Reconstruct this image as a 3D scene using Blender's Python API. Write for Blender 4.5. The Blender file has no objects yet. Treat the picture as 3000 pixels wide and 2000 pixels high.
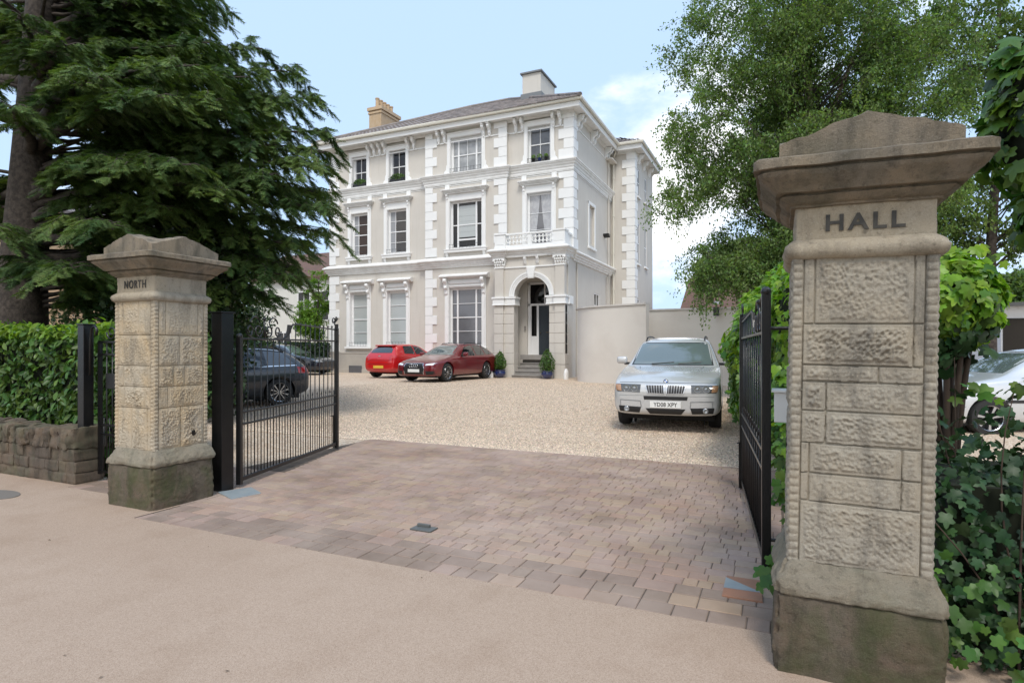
import bpy, bmesh, math, random
import numpy as np
from mathutils import Vector, Matrix, noise
from mathutils.bvhtree import BVHTree
R = math.radians
PI = math.pi
sc = bpy.context.scene
COL = sc.collection
# ------------------------------------------------------------------ camera
CAM_YAW = math.atan(790 / 1740)
cam = bpy.data.cameras.new('camera')
cam.lens = 20.88; cam.sensor_width = 36.0; cam.shift_y = 0.00667
cam.clip_start = 0.05; cam.clip_end = 3000
camo = bpy.data.objects.new('camera', cam); COL.objects.link(camo)
camo.location = (0, 0, 1.5); camo.rotation_euler = (R(90), 0, CAM_YAW)
sc.camera = camo
# ------------------------------------------------------------------ sky, sun, exposure
SUN_EL, SUN_AZ = R(56), R(157)       # azimuth clockwise from +Y: from behind the camera, a little to its right
w = bpy.data.worlds.new('World'); sc.world = w; w.use_nodes = True
nt = w.node_tree; nt.nodes.clear()
def N(t, typ, **k):
    n = t.nodes.new(typ)
    for a, b in k.items(): setattr(n, a, b)
    return n
out = N(nt, 'ShaderNodeOutputWorld'); bg = N(nt, 'ShaderNodeBackground')
sky = N(nt, 'ShaderNodeTexSky'); sky.sky_type = 'NISHITA'; sky.sun_disc = False
sky.sun_elevation = SUN_EL; sky.sun_rotation = SUN_AZ; sky.air_density = 1.0; sky.dust_density = 1.6; sky.ozone_density = 1.6
tc = N(nt, 'ShaderNodeTexCoord')
mp = N(nt, 'ShaderNodeMapping'); mp.inputs['Scale'].default_value = (1, 1, 2.1); mp.inputs['Location'].default_value = (0.35, 0.1, 0.2)
n1 = N(nt, 'ShaderNodeTexNoise'); n1.inputs['Scale'].default_value = 2.3; n1.inputs['Detail'].default_value = 9; n1.inputs['Roughness'].default_value = .57
nt.links.new(tc.outputs['Generated'], mp.inputs['Vector']); nt.links.new(mp.outputs[0], n1.inputs['Vector'])
sep = N(nt, 'ShaderNodeSeparateXYZ'); nt.links.new(tc.outputs['Generated'], sep.inputs[0])
# clouds thicken towards the horizon
el = N(nt, 'ShaderNodeMapRange'); el.inputs['From Min'].default_value = 0.0; el.inputs['From Max'].default_value = .42
el.inputs['To Min'].default_value = .085; el.inputs['To Max'].default_value = -.10
nt.links.new(sep.outputs['Z'], el.inputs['Value'])
# cumulus banks, the first over the right shoulder of the house
def bank(d, wid, amt):
    v = Vector(d).normalized()
    dot = N(nt, 'ShaderNodeVectorMath', operation='DOT_PRODUCT'); dot.inputs[1].default_value = v
    nt.links.new(tc.outputs['Generated'], dot.inputs[0])
    mr = N(nt, 'ShaderNodeMapRange'); mr.inputs['From Min'].default_value = math.cos(wid); mr.inputs['From Max'].default_value = math.cos(wid * .35)
    mr.inputs['To Max'].default_value = amt; nt.links.new(dot.outputs['Value'], mr.inputs['Value']); return mr
def add(a, b, op='ADD'):
    m = N(nt, 'ShaderNodeMath', operation=op)
    for i, x in enumerate((a, b)):
        if isinstance(x, (int, float)): m.inputs[i].default_value = x
        else: nt.links.new(x, m.inputs[i])
    return m.outputs[0]
def ray(px, py):
    X = (px - 1500) / 1740; Z = (1020 - py) / 1740; c, s = math.cos(CAM_YAW), math.sin(CAM_YAW)
    return (c * X - s, s * X + c, Z)
b1 = bank(ray(1930, 430), .26, .20); b2 = bank(ray(1180, 390), .12, .13); b3 = bank(ray(1960, 760), .16, .0)
b4 = bank(ray(1300, 120), .42, -.16); b5 = bank(ray(2850, 450), .3, .08); b6 = bank((.3, -1, .45), 1.35, .22)  # b6: unseen cloud behind the camera, added to make the light more neutral
tot = add(n1.outputs['Fac'], el.outputs[0])
for b in (b1, b2, b3, b4, b5, b6): tot = add(tot, b.outputs[0])
cr = N(nt, 'ShaderNodeMapRange'); cr.interpolation_type = 'SMOOTHSTEP'
cr.inputs['From Min'].default_value = .50; cr.inputs['From Max'].default_value = .68
nt.links.new(tot, cr.inputs['Value'])
haze = N(nt, 'ShaderNodeMixRGB'); haze.inputs[0].default_value = .8; haze.inputs[2].default_value = (4.7, 6.35, 8.7, 1)
nt.links.new(sky.outputs[0], haze.inputs[1])
mix = N(nt, 'ShaderNodeMixRGB'); mix.inputs[2].default_value = (9.9, 10.0, 10.2, 1)
nt.links.new(cr.outputs[0], mix.inputs[0]); nt.links.new(haze.outputs[0], mix.inputs[1])
nt.links.new(mix.outputs[0], bg.inputs[0]); nt.links.new(bg.outputs[0], out.inputs[0])
bg.inputs['Strength'].default_value = 0.1
sun = bpy.data.lights.new('sun', 'SUN'); sun.energy = 1.5; sun.angle = R(14); sun.color = (1, .95, .87)
suno = bpy.data.objects.new('sun', sun); COL.objects.link(suno)
sd = Vector((math.sin(SUN_AZ) * math.cos(SUN_EL), math.cos(SUN_AZ) * math.cos(SUN_EL), math.sin(SUN_EL)))
suno.rotation_euler = sd.to_track_quat('Z', 'Y').to_euler(); suno.location = sd * 60
sc.view_settings.view_transform = 'Standard'; sc.view_settings.look = 'None'; sc.view_settings.gamma = 1
sc.view_settings.exposure = 0.60

# ------------------------------------------------------------------ materials
MATS = {}
def mat(name, color, rough=.6, vary=None, vscale=3., vamt=.25, bump=0., bscale=40., metal=0., coat=0., spec=.5,
        island=0., alpha=1., detail=6., transl=0., vary2=None, v2scale=.8, v2amt=.3, vorobump=False, streak=False):
    """principled with optional noise variation towards a second colour, bump and per-island variation"""
    if name in MATS: return MATS[name]
    m = bpy.data.materials.new(name); m.use_nodes = True; MATS[name] = m
    t = m.node_tree; p = t.nodes['Principled BSDF']; o = t.nodes['Material Output']
    p.inputs['Roughness'].default_value = rough; p.inputs['Metallic'].default_value = metal
    p.inputs['Coat Weight'].default_value = coat; p.inputs['Coat Roughness'].default_value = .04
    p.inputs['Specular IOR Level'].default_value = spec
    p.inputs['Base Color'].default_value = (*color, 1)
    src = None
    co = N(t, 'ShaderNodeTexCoord')
    def layer(src, c2, scale, amt, lo=.38, hi=.62):
        nz = N(t, 'ShaderNodeTexNoise'); nz.inputs['Scale'].default_value = scale; nz.inputs['Detail'].default_value = detail
        nz.inputs['Roughness'].default_value = .6
        t.links.new(co.outputs['Object'], nz.inputs['Vector'])
        mr = N(t, 'ShaderNodeMapRange'); mr.inputs['From Min'].default_value = lo; mr.inputs['From Max'].default_value = hi; mr.inputs['To Max'].default_value = amt
        t.links.new(nz.outputs['Fac'], mr.inputs['Value'])
        mx = N(t, 'ShaderNodeMixRGB'); mx.inputs[2].default_value = (*c2, 1)
        if src is None: mx.inputs[1].default_value = (*color, 1)
        else: t.links.new(src, mx.inputs[1])
        t.links.new(mr.outputs[0], mx.inputs[0]); return mx.outputs[0]
    if vary: src = layer(src, vary, vscale, vamt)
    if vary2: src = layer(src, vary2, v2scale, v2amt, .5, .68)
    if streak:                              # faint rain streaks and grime of a shape of their own
        ms_ = N(t, 'ShaderNodeMapping'); ms_.inputs['Scale'].default_value = (5, 5, .35); t.links.new(co.outputs['Object'], ms_.inputs[0])
        nz = N(t, 'ShaderNodeTexNoise'); nz.inputs['Scale'].default_value = 1.3; nz.inputs['Detail'].default_value = 6; t.links.new(ms_.outputs[0], nz.inputs['Vector'])
        mr = N(t, 'ShaderNodeMapRange'); mr.inputs['From Min'].default_value = .54; mr.inputs['From Max'].default_value = .75; mr.inputs['To Max'].default_value = .35; t.links.new(nz.outputs['Fac'], mr.inputs['Value'])
        mx = N(t, 'ShaderNodeMixRGB'); mx.inputs[2].default_value = (color[0] * .72, color[1] * .70, color[2] * .66, 1); t.links.new(mr.outputs[0], mx.inputs[0]); t.links.new(src, mx.inputs[1]); src = mx.outputs[0]
    if island:
        g = N(t, 'ShaderNodeNewGeometry'); hs = N(t, 'ShaderNodeHueSaturation')
        mr = N(t, 'ShaderNodeMapRange'); mr.inputs['To Min'].default_value = 1 - island; mr.inputs['To Max'].default_value = 1 + island
        t.links.new(g.outputs['Random Per Island'], mr.inputs['Value']); t.links.new(mr.outputs[0], hs.inputs['Value'])
        m2 = N(t, 'ShaderNodeMath', operation='MULTIPLY'); m2.inputs[1].default_value = 7.31
        m3 = N(t, 'ShaderNodeMath', operation='FRACT'); t.links.new(g.outputs['Random Per Island'], m2.inputs[0]); t.links.new(m2.outputs[0], m3.inputs[0])
        mh = N(t, 'ShaderNodeMapRange'); mh.inputs['To Min'].default_value = .5 - island * .07; mh.inputs['To Max'].default_value = .5 + island * .05
        t.links.new(m3.outputs[0], mh.inputs['Value']); t.links.new(mh.outputs[0], hs.inputs['Hue'])
        if src is None: hs.inputs['Color'].default_value = (*color, 1)
        else: t.links.new(src, hs.inputs['Color'])
        src = hs.outputs[0]
    if src is not None: t.links.new(src, p.inputs['Base Color'])
    if bump:
        if vorobump:
            nb = N(t, 'ShaderNodeTexVoronoi'); nb.inputs['Scale'].default_value = bscale; so = nb.outputs['Distance']
        else:
            nb = N(t, 'ShaderNodeTexNoise'); nb.inputs['Scale'].default_value = bscale; nb.inputs['Detail'].default_value = 5; so = nb.outputs['Fac']
        t.links.new(co.outputs['Object'], nb.inputs['Vector'])
        b = N(t, 'ShaderNodeBump'); b.inputs['Strength'].default_value = bump; b.inputs['Distance'].default_value = .02
        t.links.new(so, b.inputs['Height']); t.links.new(b.outputs[0], p.inputs['Normal'])
    if transl:
        tr = N(t, 'ShaderNodeBsdfTranslucent'); ms = N(t, 'ShaderNodeMixShader'); ms.inputs[0].default_value = transl
        if src is not None:
            br = N(t, 'ShaderNodeMixRGB', blend_type='MULTIPLY'); br.inputs[0].default_value = 1; br.inputs[2].default_value = (1.5, 1.6, .6, 1)
            t.links.new(src, br.inputs[1]); t.links.new(br.outputs[0], tr.inputs['Color'])
        else: tr.inputs['Color'].default_value = (color[0] * 1.5, color[1] * 1.6, color[2] * .6, 1)
        t.links.new(p.outputs[0], ms.inputs[1]); t.links.new(tr.outputs[0], ms.inputs[2]); t.links.new(ms.outputs[0], o.inputs['Surface'])
    return m

M = dict(
 render=mat('cream_render', (.60, .565, .515), .85, (.555, .52, .47), .9, .5, .05, 60, v2amt=.25, vary2=(.65, .615, .56), v2scale=2.5, streak=True),
 white=mat('white_masonry_paint', (.82, .82, .81), .6, (.74, .74, .73), 1.6, .35, .04, 50),
 white_grey=mat('weathered_white_paint', (.78, .775, .76), .6, (.56, .55, .52), 3., .4, .04, 50),
 sash=mat('white_gloss_paint', (.80, .80, .80), .3),
 glass=mat('dark_window_glass', (.006, .006, .007), .03, spec=.45),
 blind=mat('pale_blind_behind_glass', (.40, .43, .43), .12, coat=.6),
 greyblind=mat('grey_blind_behind_glass', (.13, .13, .14), .12, coat=.8),
 curtain=mat('white_curtain_behind_glass', (.46, .46, .47), .2, (.28, .28, .3), 9, .6, coat=.7),
 room=mat('dark_room', (.03, .025, .02), .9),
 warmroom=mat('warm_lit_wood_inside', (.035, .016, .009), .5, coat=.15),
 slate=mat('roof_tile', (.17, .15, .145), .8, (.26, .22, .20), 2.2, .7, .3, 18, island=.25),
 lead=mat('lead_flashing', (.18, .19, .2), .6),
 brickch=mat('buff_brick', (.53, .40, .27), .85, (.46, .31, .17), 5, .6, .2, 50),
 iron=mat('black_gate_paint', (.006, .006, .007), .28, (.02, .018, .016), 8, .3, .15, 90),
 ironw=mat('thin_ironwork', (.02, .02, .024), .5),
 step=mat('grey_step_stone', (.30, .28, .26), .8, (.2, .19, .18), 6, .5, .1, 40),
 doorgrey=mat('dark_grey_door_paint', (.035, .045, .055), .35),
 wallpaint=mat('garden_wall_render', (.72, .67, .605), .85, (.66, .61, .55), .7, .6, .05, 50, vary2=(.55, .49, .43), v2scale=.5, v2amt=.4),
 soil=mat('dark_soil', (.03, .024, .018), .95, (.06, .05, .035), 8, .5, .3, 30),
)
def stone_mat(name, base, dark, warm, moss=None, mossamt=0.35, bump=.5):
    m = bpy.data.materials.new(name); m.use_nodes = True; t = m.node_tree; p = t.nodes['Principled BSDF']
    p.inputs['Roughness'].default_value = .92; p.inputs['Specular IOR Level'].default_value = .25
    co = N(t, 'ShaderNodeTexCoord'); src = None
    def lay(src, c, sc_, lo, hi, amt, stretch=None, dist=0.):
        nz = N(t, 'ShaderNodeTexNoise'); nz.inputs['Scale'].default_value = sc_; nz.inputs['Detail'].default_value = 8; nz.inputs['Roughness'].default_value = .62
        nz.inputs['Distortion'].default_value = dist
        if stretch:
            mpp = N(t, 'ShaderNodeMapping'); mpp.inputs['Scale'].default_value = stretch; t.links.new(co.outputs['Object'], mpp.inputs[0]); t.links.new(mpp.outputs[0], nz.inputs['Vector'])
        else: t.links.new(co.outputs['Object'], nz.inputs['Vector'])
        mr = N(t, 'ShaderNodeMapRange'); mr.inputs['From Min'].default_value = lo; mr.inputs['From Max'].default_value = hi; mr.inputs['To Max'].default_value = amt
        t.links.new(nz.outputs['Fac'], mr.inputs['Value'])
        mx = N(t, 'ShaderNodeMixRGB'); mx.inputs[2].default_value = (*c, 1)
        if src is None: mx.inputs[1].default_value = (*base, 1)
        else: t.links.new(src, mx.inputs[1])
        t.links.new(mr.outputs[0], mx.inputs[0]); return mx.outputs[0]
    src = lay(src, warm, 2.3, .42, .62, .8)
    src = lay(src, dark, 5.5, .47, .66, .75, (1.6, 1.6, .5), .4)
    src = lay(src, [c * .45 for c in dark], 34, .56, .72, .55)
    src = lay(src, [min(1, c * 1.35) for c in base], 120, .54, .66, .45)
    src = lay(src, [c * .4 for c in dark], 190, .58, .68, .5)
    if moss: src = lay(src, moss, 2.6, .45, .66, mossamt, None, .8)
    t.links.new(src, p.inputs['Base Color'])
    nb = N(t, 'ShaderNodeTexNoise'); nb.inputs['Scale'].default_value = 75; nb.inputs['Detail'].default_value = 9; nb.inputs['Roughness'].default_value = .8
    t.links.new(co.outputs['Object'], nb.inputs['Vector'])
    b = N(t, 'ShaderNodeBump'); b.inputs['Strength'].default_value = min(1, bump * 1.5); b.inputs['Distance'].default_value = .016
    t.links.new(nb.outputs['Fac'], b.inputs['Height']); t.links.new(b.outputs[0], p.inputs['Normal'])
    MATS[name] = m; return m
M['stone_shaft'] = stone_mat('tooled_sandstone', (.47, .405, .31), (.25, .215, .165), (.54, .40, .235))
M['stone_shaft_g'] = stone_mat('greyed_sandstone', (.365, .33, .27), (.17, .155, .13), (.395, .335, .25))
M['stone_cap'] = stone_mat('weathered_cap_stone', (.26, .225, .18), (.10, .09, .075), (.33, .26, .18), (.11, .10, .065), .6, .8)
M['stone_neck'] = stone_mat('smooth_sandstone', (.38, .335, .265), (.18, .155, .12), (.40, .33, .235), None, 0, .45)
M['stone_plinth'] = stone_mat('mossy_plinth_stone', (.155, .13, .098), (.065, .06, .042), (.17, .12, .085), (.075, .09, .035), .75, .9)
M['stone_basemould'] = stone_mat('worn_base_stone', (.30, .265, .205), (.14, .125, .095), (.32, .265, .185), (.22, .23, .17), .4, .7)
M['stone_wall'] = stone_mat('dark_rubble_stone', (.135, .11, .088), (.045, .04, .034), (.21, .15, .10), (.12, .13, .08), .5, .9)
M['stone_letter'] = mat('faded_black_lettering', (.035, .033, .03), .8, (.10, .09, .075), 18, .5)

# ------------------------------------------------------------------ mesh helpers
class MB:
    def __init__(s): s.v = []; s.f = []; s.mi = []
    def add(s, vs, fs, T=None, mi=0):
        o = len(s.v)
        if T is not None: vs = [T @ Vector(v) for v in vs]
        s.v += [tuple(v) for v in vs]; s.f += [tuple(i + o for i in f) for f in fs]; s.mi += [mi] * len(fs); return s
    def box(s, x0, x1, y0, y1, z0, z1, T=None, mi=0):
        if x0 > x1: x0, x1 = x1, x0
        if y0 > y1: y0, y1 = y1, y0
        if z0 > z1: z0, z1 = z1, z0
        vs = [(x, y, z) for z in (z0, z1) for y in (y0, y1) for x in (x0, x1)]
        return s.add(vs, [(0, 2, 3, 1), (4, 5, 7, 6), (0, 1, 5, 4), (2, 6, 7, 3), (0, 4, 6, 2), (1, 3, 7, 5)], T, mi)
    def prism(s, poly, a0, a1, axis='x', T=None, mi=0):
        """poly in the two other axes, extruded a0..a1 along axis"""
        n = len(poly); vs = []
        for a in (a0, a1):
            for p, q in poly:
                vs.append({'x': (a, p, q), 'y': (p, a, q), 'z': (p, q, a)}[axis])
        fs = [tuple(range(n))[::-1], tuple(range(n, 2 * n))] + [(i, (i + 1) % n, n + (i + 1) % n, n + i) for i in range(n)]
        return s.add(vs, fs, T, mi)
    def tube(s, path, r, n=8, T=None, cap=True, mi=0):
        path = [Vector(p) for p in path]; rr = r if hasattr(r, '__len__') else [r] * len(path)
        vs = []; fs = []; up = None
        for i, p in enumerate(path):
            d = (path[min(i + 1, len(path) - 1)] - path[max(i - 1, 0)]); d = d.normalized() if d.length > 1e-9 else Vector((0, 0, 1))
            if up is None: up = d.orthogonal().normalized()
            a = (up - d * up.dot(d)); a = a.normalized() if a.length > 1e-6 else d.orthogonal().normalized(); up = a; b = d.cross(a)
            for k in range(n):
                t = 2 * PI * k / n; vs.append(p + (a * math.cos(t) + b * math.sin(t)) * rr[i])
        for i in range(len(path) - 1):
            for k in range(n): fs.append((i * n + k, i * n + (k + 1) % n, (i + 1) * n + (k + 1) % n, (i + 1) * n + k))
        if cap: fs += [tuple(range(n))[::-1], tuple(range((len(path) - 1) * n, len(path) * n))]
        return s.add(vs, fs, T, mi)
    def lathe(s, prof, n=24, T=None, mi=0, caps=True):
        """prof [(r,z)] round the z axis"""
        vs = [(r * math.cos(2 * PI * k / n), r * math.sin(2 * PI * k / n), z) for r, z in prof for k in range(n)]
        fs = [(i * n + k, i * n + (k + 1) % n, (i + 1) * n + (k + 1) % n, (i + 1) * n + k) for i in range(len(prof) - 1) for k in range(n)]
        if caps and prof[0][0] > 1e-6: fs.append(tuple(range(n))[::-1])
        if caps and prof[-1][0] > 1e-6: fs.append(tuple(range((len(prof) - 1) * n, len(prof) * n)))
        return s.add(vs, fs, T, mi)
    def ball(s, c, rx, ry=None, rz=None, n=12, m=8, T=None):
        ry = ry or rx; rz = rz or rx
        vs = [(c[0], c[1], c[2] - rz)]
        for i in range(1, m):
            ph = -PI / 2 + PI * i / m
            vs += [(c[0] + rx * math.cos(ph) * math.cos(2 * PI * k / n), c[1] + ry * math.cos(ph) * math.sin(2 * PI * k / n), c[2] + rz * math.sin(ph)) for k in range(n)]
        vs.append((c[0], c[1], c[2] + rz)); fs = []
        for k in range(n): fs.append((0, 1 + (k + 1) % n, 1 + k)); fs.append((len(vs) - 1, 1 + (m - 2) * n + k, 1 + (m - 2) * n + (k + 1) % n))
        for i in range(m - 2):
            for k in range(n): fs.append((1 + i * n + k, 1 + i * n + (k + 1) % n, 1 + (i + 1) * n + (k + 1) % n, 1 + (i + 1) * n + k))
        return s.add(vs, fs, T)
    def build(s, name, m, parent=None, smooth=False, bevel=0, auto=None, seg=2):
        me = bpy.data.meshes.new(name); me.from_pydata(s.v, [], s.f); me.update()
        ms = m if isinstance(m, (list, tuple)) else [m]
        for x in ms: me.materials.append(x)
        if len(ms) > 1: me.polygons.foreach_set('material_index', s.mi)
        o = bpy.data.objects.new(name, me); COL.objects.link(o)
        if parent: o.parent = parent
        if smooth:
            me.shade_smooth()
            if auto is not None: me.set_sharp_from_angle(angle=R(auto))
        if bevel:
            b = o.modifiers.new('bevel', 'BEVEL'); b.width = bevel; b.segments = seg; b.limit_method = 'ANGLE'; b.angle_limit = R(40); b.harden_normals = False
        return o
def empty(name, loc=(0, 0, 0), rz=0):
    o = bpy.data.objects.new(name, None); COL.objects.link(o); o.location = loc; o.rotation_euler = (0, 0, rz); return o
def tag(o, label, cat, group=None, kind=None):
    if label: o['label'] = label
    if cat: o['category'] = cat
    if group: o['group'] = group
    if kind: o['kind'] = kind
    return o
def halves(b, x):
    """the faces left and right of x as two builders, so that each piece becomes a part of its own"""
    out = (MB(), MB())
    par = list(range(len(b.v)))
    def root(i):
        while par[i] != i: par[i] = par[par[i]]; i = par[i]
        return i
    for f in b.f:
        r = root(f[0])
        for q in f[1:]: par[root(q)] = r
    grp = {}
    for f in b.f: grp.setdefault(root(f[0]), []).append(f)
    for g in grp.values():
        ids = sorted({i for f in g for i in f}); cx = sum(b.v[i][0] for i in ids) / len(ids); mp_ = {i: k for k, i in enumerate(ids)}
        out[0 if cx < x else 1].add([b.v[i] for i in ids], [tuple(mp_[i] for i in f) for f in g])
    return out
def nparr(name, V, F, m, parent=None, smooth=False):
    """fast mesh from numpy: V (n,3), F (k,3|4)"""
    me = bpy.data.meshes.new(name); k = F.shape[1]
    me.vertices.add(len(V)); me.vertices.foreach_set('co', np.asarray(V, np.float32).ravel())
    me.loops.add(F.size); me.loops.foreach_set('vertex_index', F.astype(np.int32).ravel())
    me.polygons.add(len(F)); me.polygons.foreach_set('loop_start', np.arange(0, F.size, k, dtype=np.int32))
    me.update(calc_edges=True); me.validate()
    me.materials.append(m)
    if smooth: me.shade_smooth()
    o = bpy.data.objects.new(name, me); COL.objects.link(o)
    if parent: o.parent = parent
    return o
def text_mesh(name, s, size, m, parent, matrix, extrude=.002, sx=1., bold=0., spacing=1.):
    cu = bpy.data.curves.new(name, 'FONT'); cu.body = s; cu.size = size; cu.extrude = extrude; cu.align_x = 'CENTER'; cu.align_y = 'CENTER'
    cu.offset = bold; cu.space_character = spacing
    to = bpy.data.objects.new(name + '_tmp', cu); COL.objects.link(to)
    dg = bpy.context.evaluated_depsgraph_get(); dg.update()
    me = bpy.data.meshes.new_from_object(to.evaluated_get(dg)); bpy.data.objects.remove(to)
    for v in me.vertices: v.co.x *= sx
    me.materials.clear(); me.materials.append(m); me.name = name
    o = bpy.data.objects.new(name, me); COL.objects.link(o); o.parent = parent; o.matrix_local = matrix; return o
FRONT = Matrix.Rotation(R(90), 4, 'X')          # text plane facing -Y

# ------------------------------------------------------------------ foliage
def frames(rng, nrm):
    """random tangent frames for unit normals (n,3)"""
    r = rng.normal(size=nrm.shape); u = np.cross(nrm, r); u /= np.linalg.norm(u, axis=1)[:, None] + 1e-9; v = np.cross(nrm, u); return u, v
LEAF = {
 'diamond': (np.array([(0, -.5, 0), (.28, -.05, .05), (0, .5, -.06), (-.28, -.05, .05)]), [(0, 1, 2, 3)]),
 'oval': (np.array([(0, -.5, 0), (.2, -.22, .05), (.22, .15, .06), (0, .55, -.08), (-.22, .15, .06), (-.2, -.22, .05)]), [(0, 1, 2, 3), (0, 3, 4, 5)]),
 'ivy': (np.array([(0, -.02, .05), (0, -.34, .02), (.20, -.45, -.03), (.38, -.30, -.05), (.33, -.08, .0), (.50, .10, -.08), (.36, .25, -.03), (.17, .27, .01), (.12, .48, -.06), (0, .62, -.12), (-.12, .48, -.06), (-.17, .27, .01), (-.36, .25, -.03), (-.50, .10, -.08), (-.33, -.08, .0), (-.38, -.30, -.05), (-.20, -.45, -.03)]),
         [(0, i, i + 1, i + 1) for i in range(1, 16)] + [(0, 16, 1, 1)]),
}
def leaves(name, P, Nrm, size, m, parent=None, shape='diamond', seed=1, up=None, sjit=.35):
    rng = np.random.default_rng(seed); n = len(P); T, F = LEAF[shape]
    Nrm = Nrm / (np.linalg.norm(Nrm, axis=1)[:, None] + 1e-9)
    if up is None: u, v = frames(rng, Nrm)
    else:                                   # v follows "up" direction (leaf tips), with jitter
        d = np.asarray(up)[None, :] + rng.normal(size=(n, 3)) * .35
        v = d - Nrm * np.sum(d * Nrm, 1)[:, None]; v /= np.linalg.norm(v, axis=1)[:, None] + 1e-9; u = np.cross(v, Nrm)
    s = size * (1 + sjit * rng.uniform(-1, 1, n))
    V = P[:, None, :] + s[:, None, None] * (T[None, :, 0, None] * u[:, None, :] + T[None, :, 1, None] * v[:, None, :] + T[None, :, 2, None] * Nrm[:, None, :])
    k = len(T); FF = []
    off = (np.arange(n) * k)[:, None]
    tri = []
    for f in F:
        f = list(dict.fromkeys(f))
        tri.append(np.array([f[0], f[1], f[2]])[None, :] + off)
        if len(f) == 4: tri.append(np.array([f[0], f[2], f[3]])[None, :] + off)
    F3 = np.stack(tri, 1).reshape(-1, 3)
    return nparr(name, V.reshape(-1, 3), F3, m, parent)
def lmat(name, c, c2, isl=.35, tr=.28, rough=.45, vs=1.2):
    return mat(name, c, rough, c2, vs, .8, island=isl, transl=tr, spec=.3)
M['cedar'] = lmat('cedar_needles', (.046, .092, .030), (.135, .20, .052), .42, .25, .6, .9)
M['birchleaf'] = lmat('birch_leaf', (.11, .185, .062), (.165, .24, .085), .45, .45, .45, .5)
M['darkleaf'] = lmat('dark_shrub_leaf', (.022, .048, .018), (.04, .075, .025), .4, .15, .4)
M['laurel'] = lmat('laurel_leaf', (.045, .10, .022), (.09, .17, .03), .45, .2, .36, 2.5)
M['laurelnew'] = lmat('laurel_new_growth', (.19, .30, .035), (.13, .24, .03), .3, .4, .3, 3)
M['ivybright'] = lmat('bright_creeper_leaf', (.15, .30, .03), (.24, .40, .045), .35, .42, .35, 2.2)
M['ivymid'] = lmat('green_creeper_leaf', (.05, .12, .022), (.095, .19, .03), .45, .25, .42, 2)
M['ivydark'] = lmat('dark_ivy_leaf', (.016, .045, .018), (.036, .085, .026), .45, .12, .45, 3)
M['yellowgreen'] = lmat('fresh_green_leaf', (.12, .24, .03), (.18, .30, .04), .35, .4, .4, 2)
M['bark'] = mat('dark_bark', (.034, .027, .023), .95, (.085, .068, .056), 11, .8, 1., 18)
M['birchbark'] = mat('pale_birch_bark', (.34, .27, .21), .85, (.12, .09, .07), 6, .7, .5, 30)
M['twig'] = mat('brown_twig', (.06, .04, .028), .9)
# ------------------------------------------------------------------ ground
def gh(x, y):
    t = min(max((y - 8) / 8.5, 0), 1); return .25 * t * t * (3 - 2 * t)
def sheet(name, xs, ys, dz, m, smooth=True):
    V = [(x, y, gh(x, y) + dz) for y in ys for x in xs]; nx = len(xs)
    F = [(j * nx + i, j * nx + i + 1, (j + 1) * nx + i + 1, (j + 1) * nx + i) for j in range(len(ys) - 1) for i in range(nx - 1)]
    b = MB(); b.add(V, F); o = b.build(name, m, smooth=smooth); tag(o, None, None, kind='structure'); return o
far = [-900, -300, -120, -60, -40, -30]
yy = [6, 8, 9, 10, 11, 12, 13, 14, 15, 16, 17, 18, 19, 20, 21]
sheet('ground', far + [-20, -10, 0, 10, 20, 30, 60, 120, 300, 900], [-900, -200, -50, -20, -5, 0, 3] + yy + [30, 60, 120, 300, 900], -.06,
      mat('rough_grass_ground', (.05, .075, .025), .95, (.10, .09, .05), 1.5, .7, .4, 30))
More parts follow.
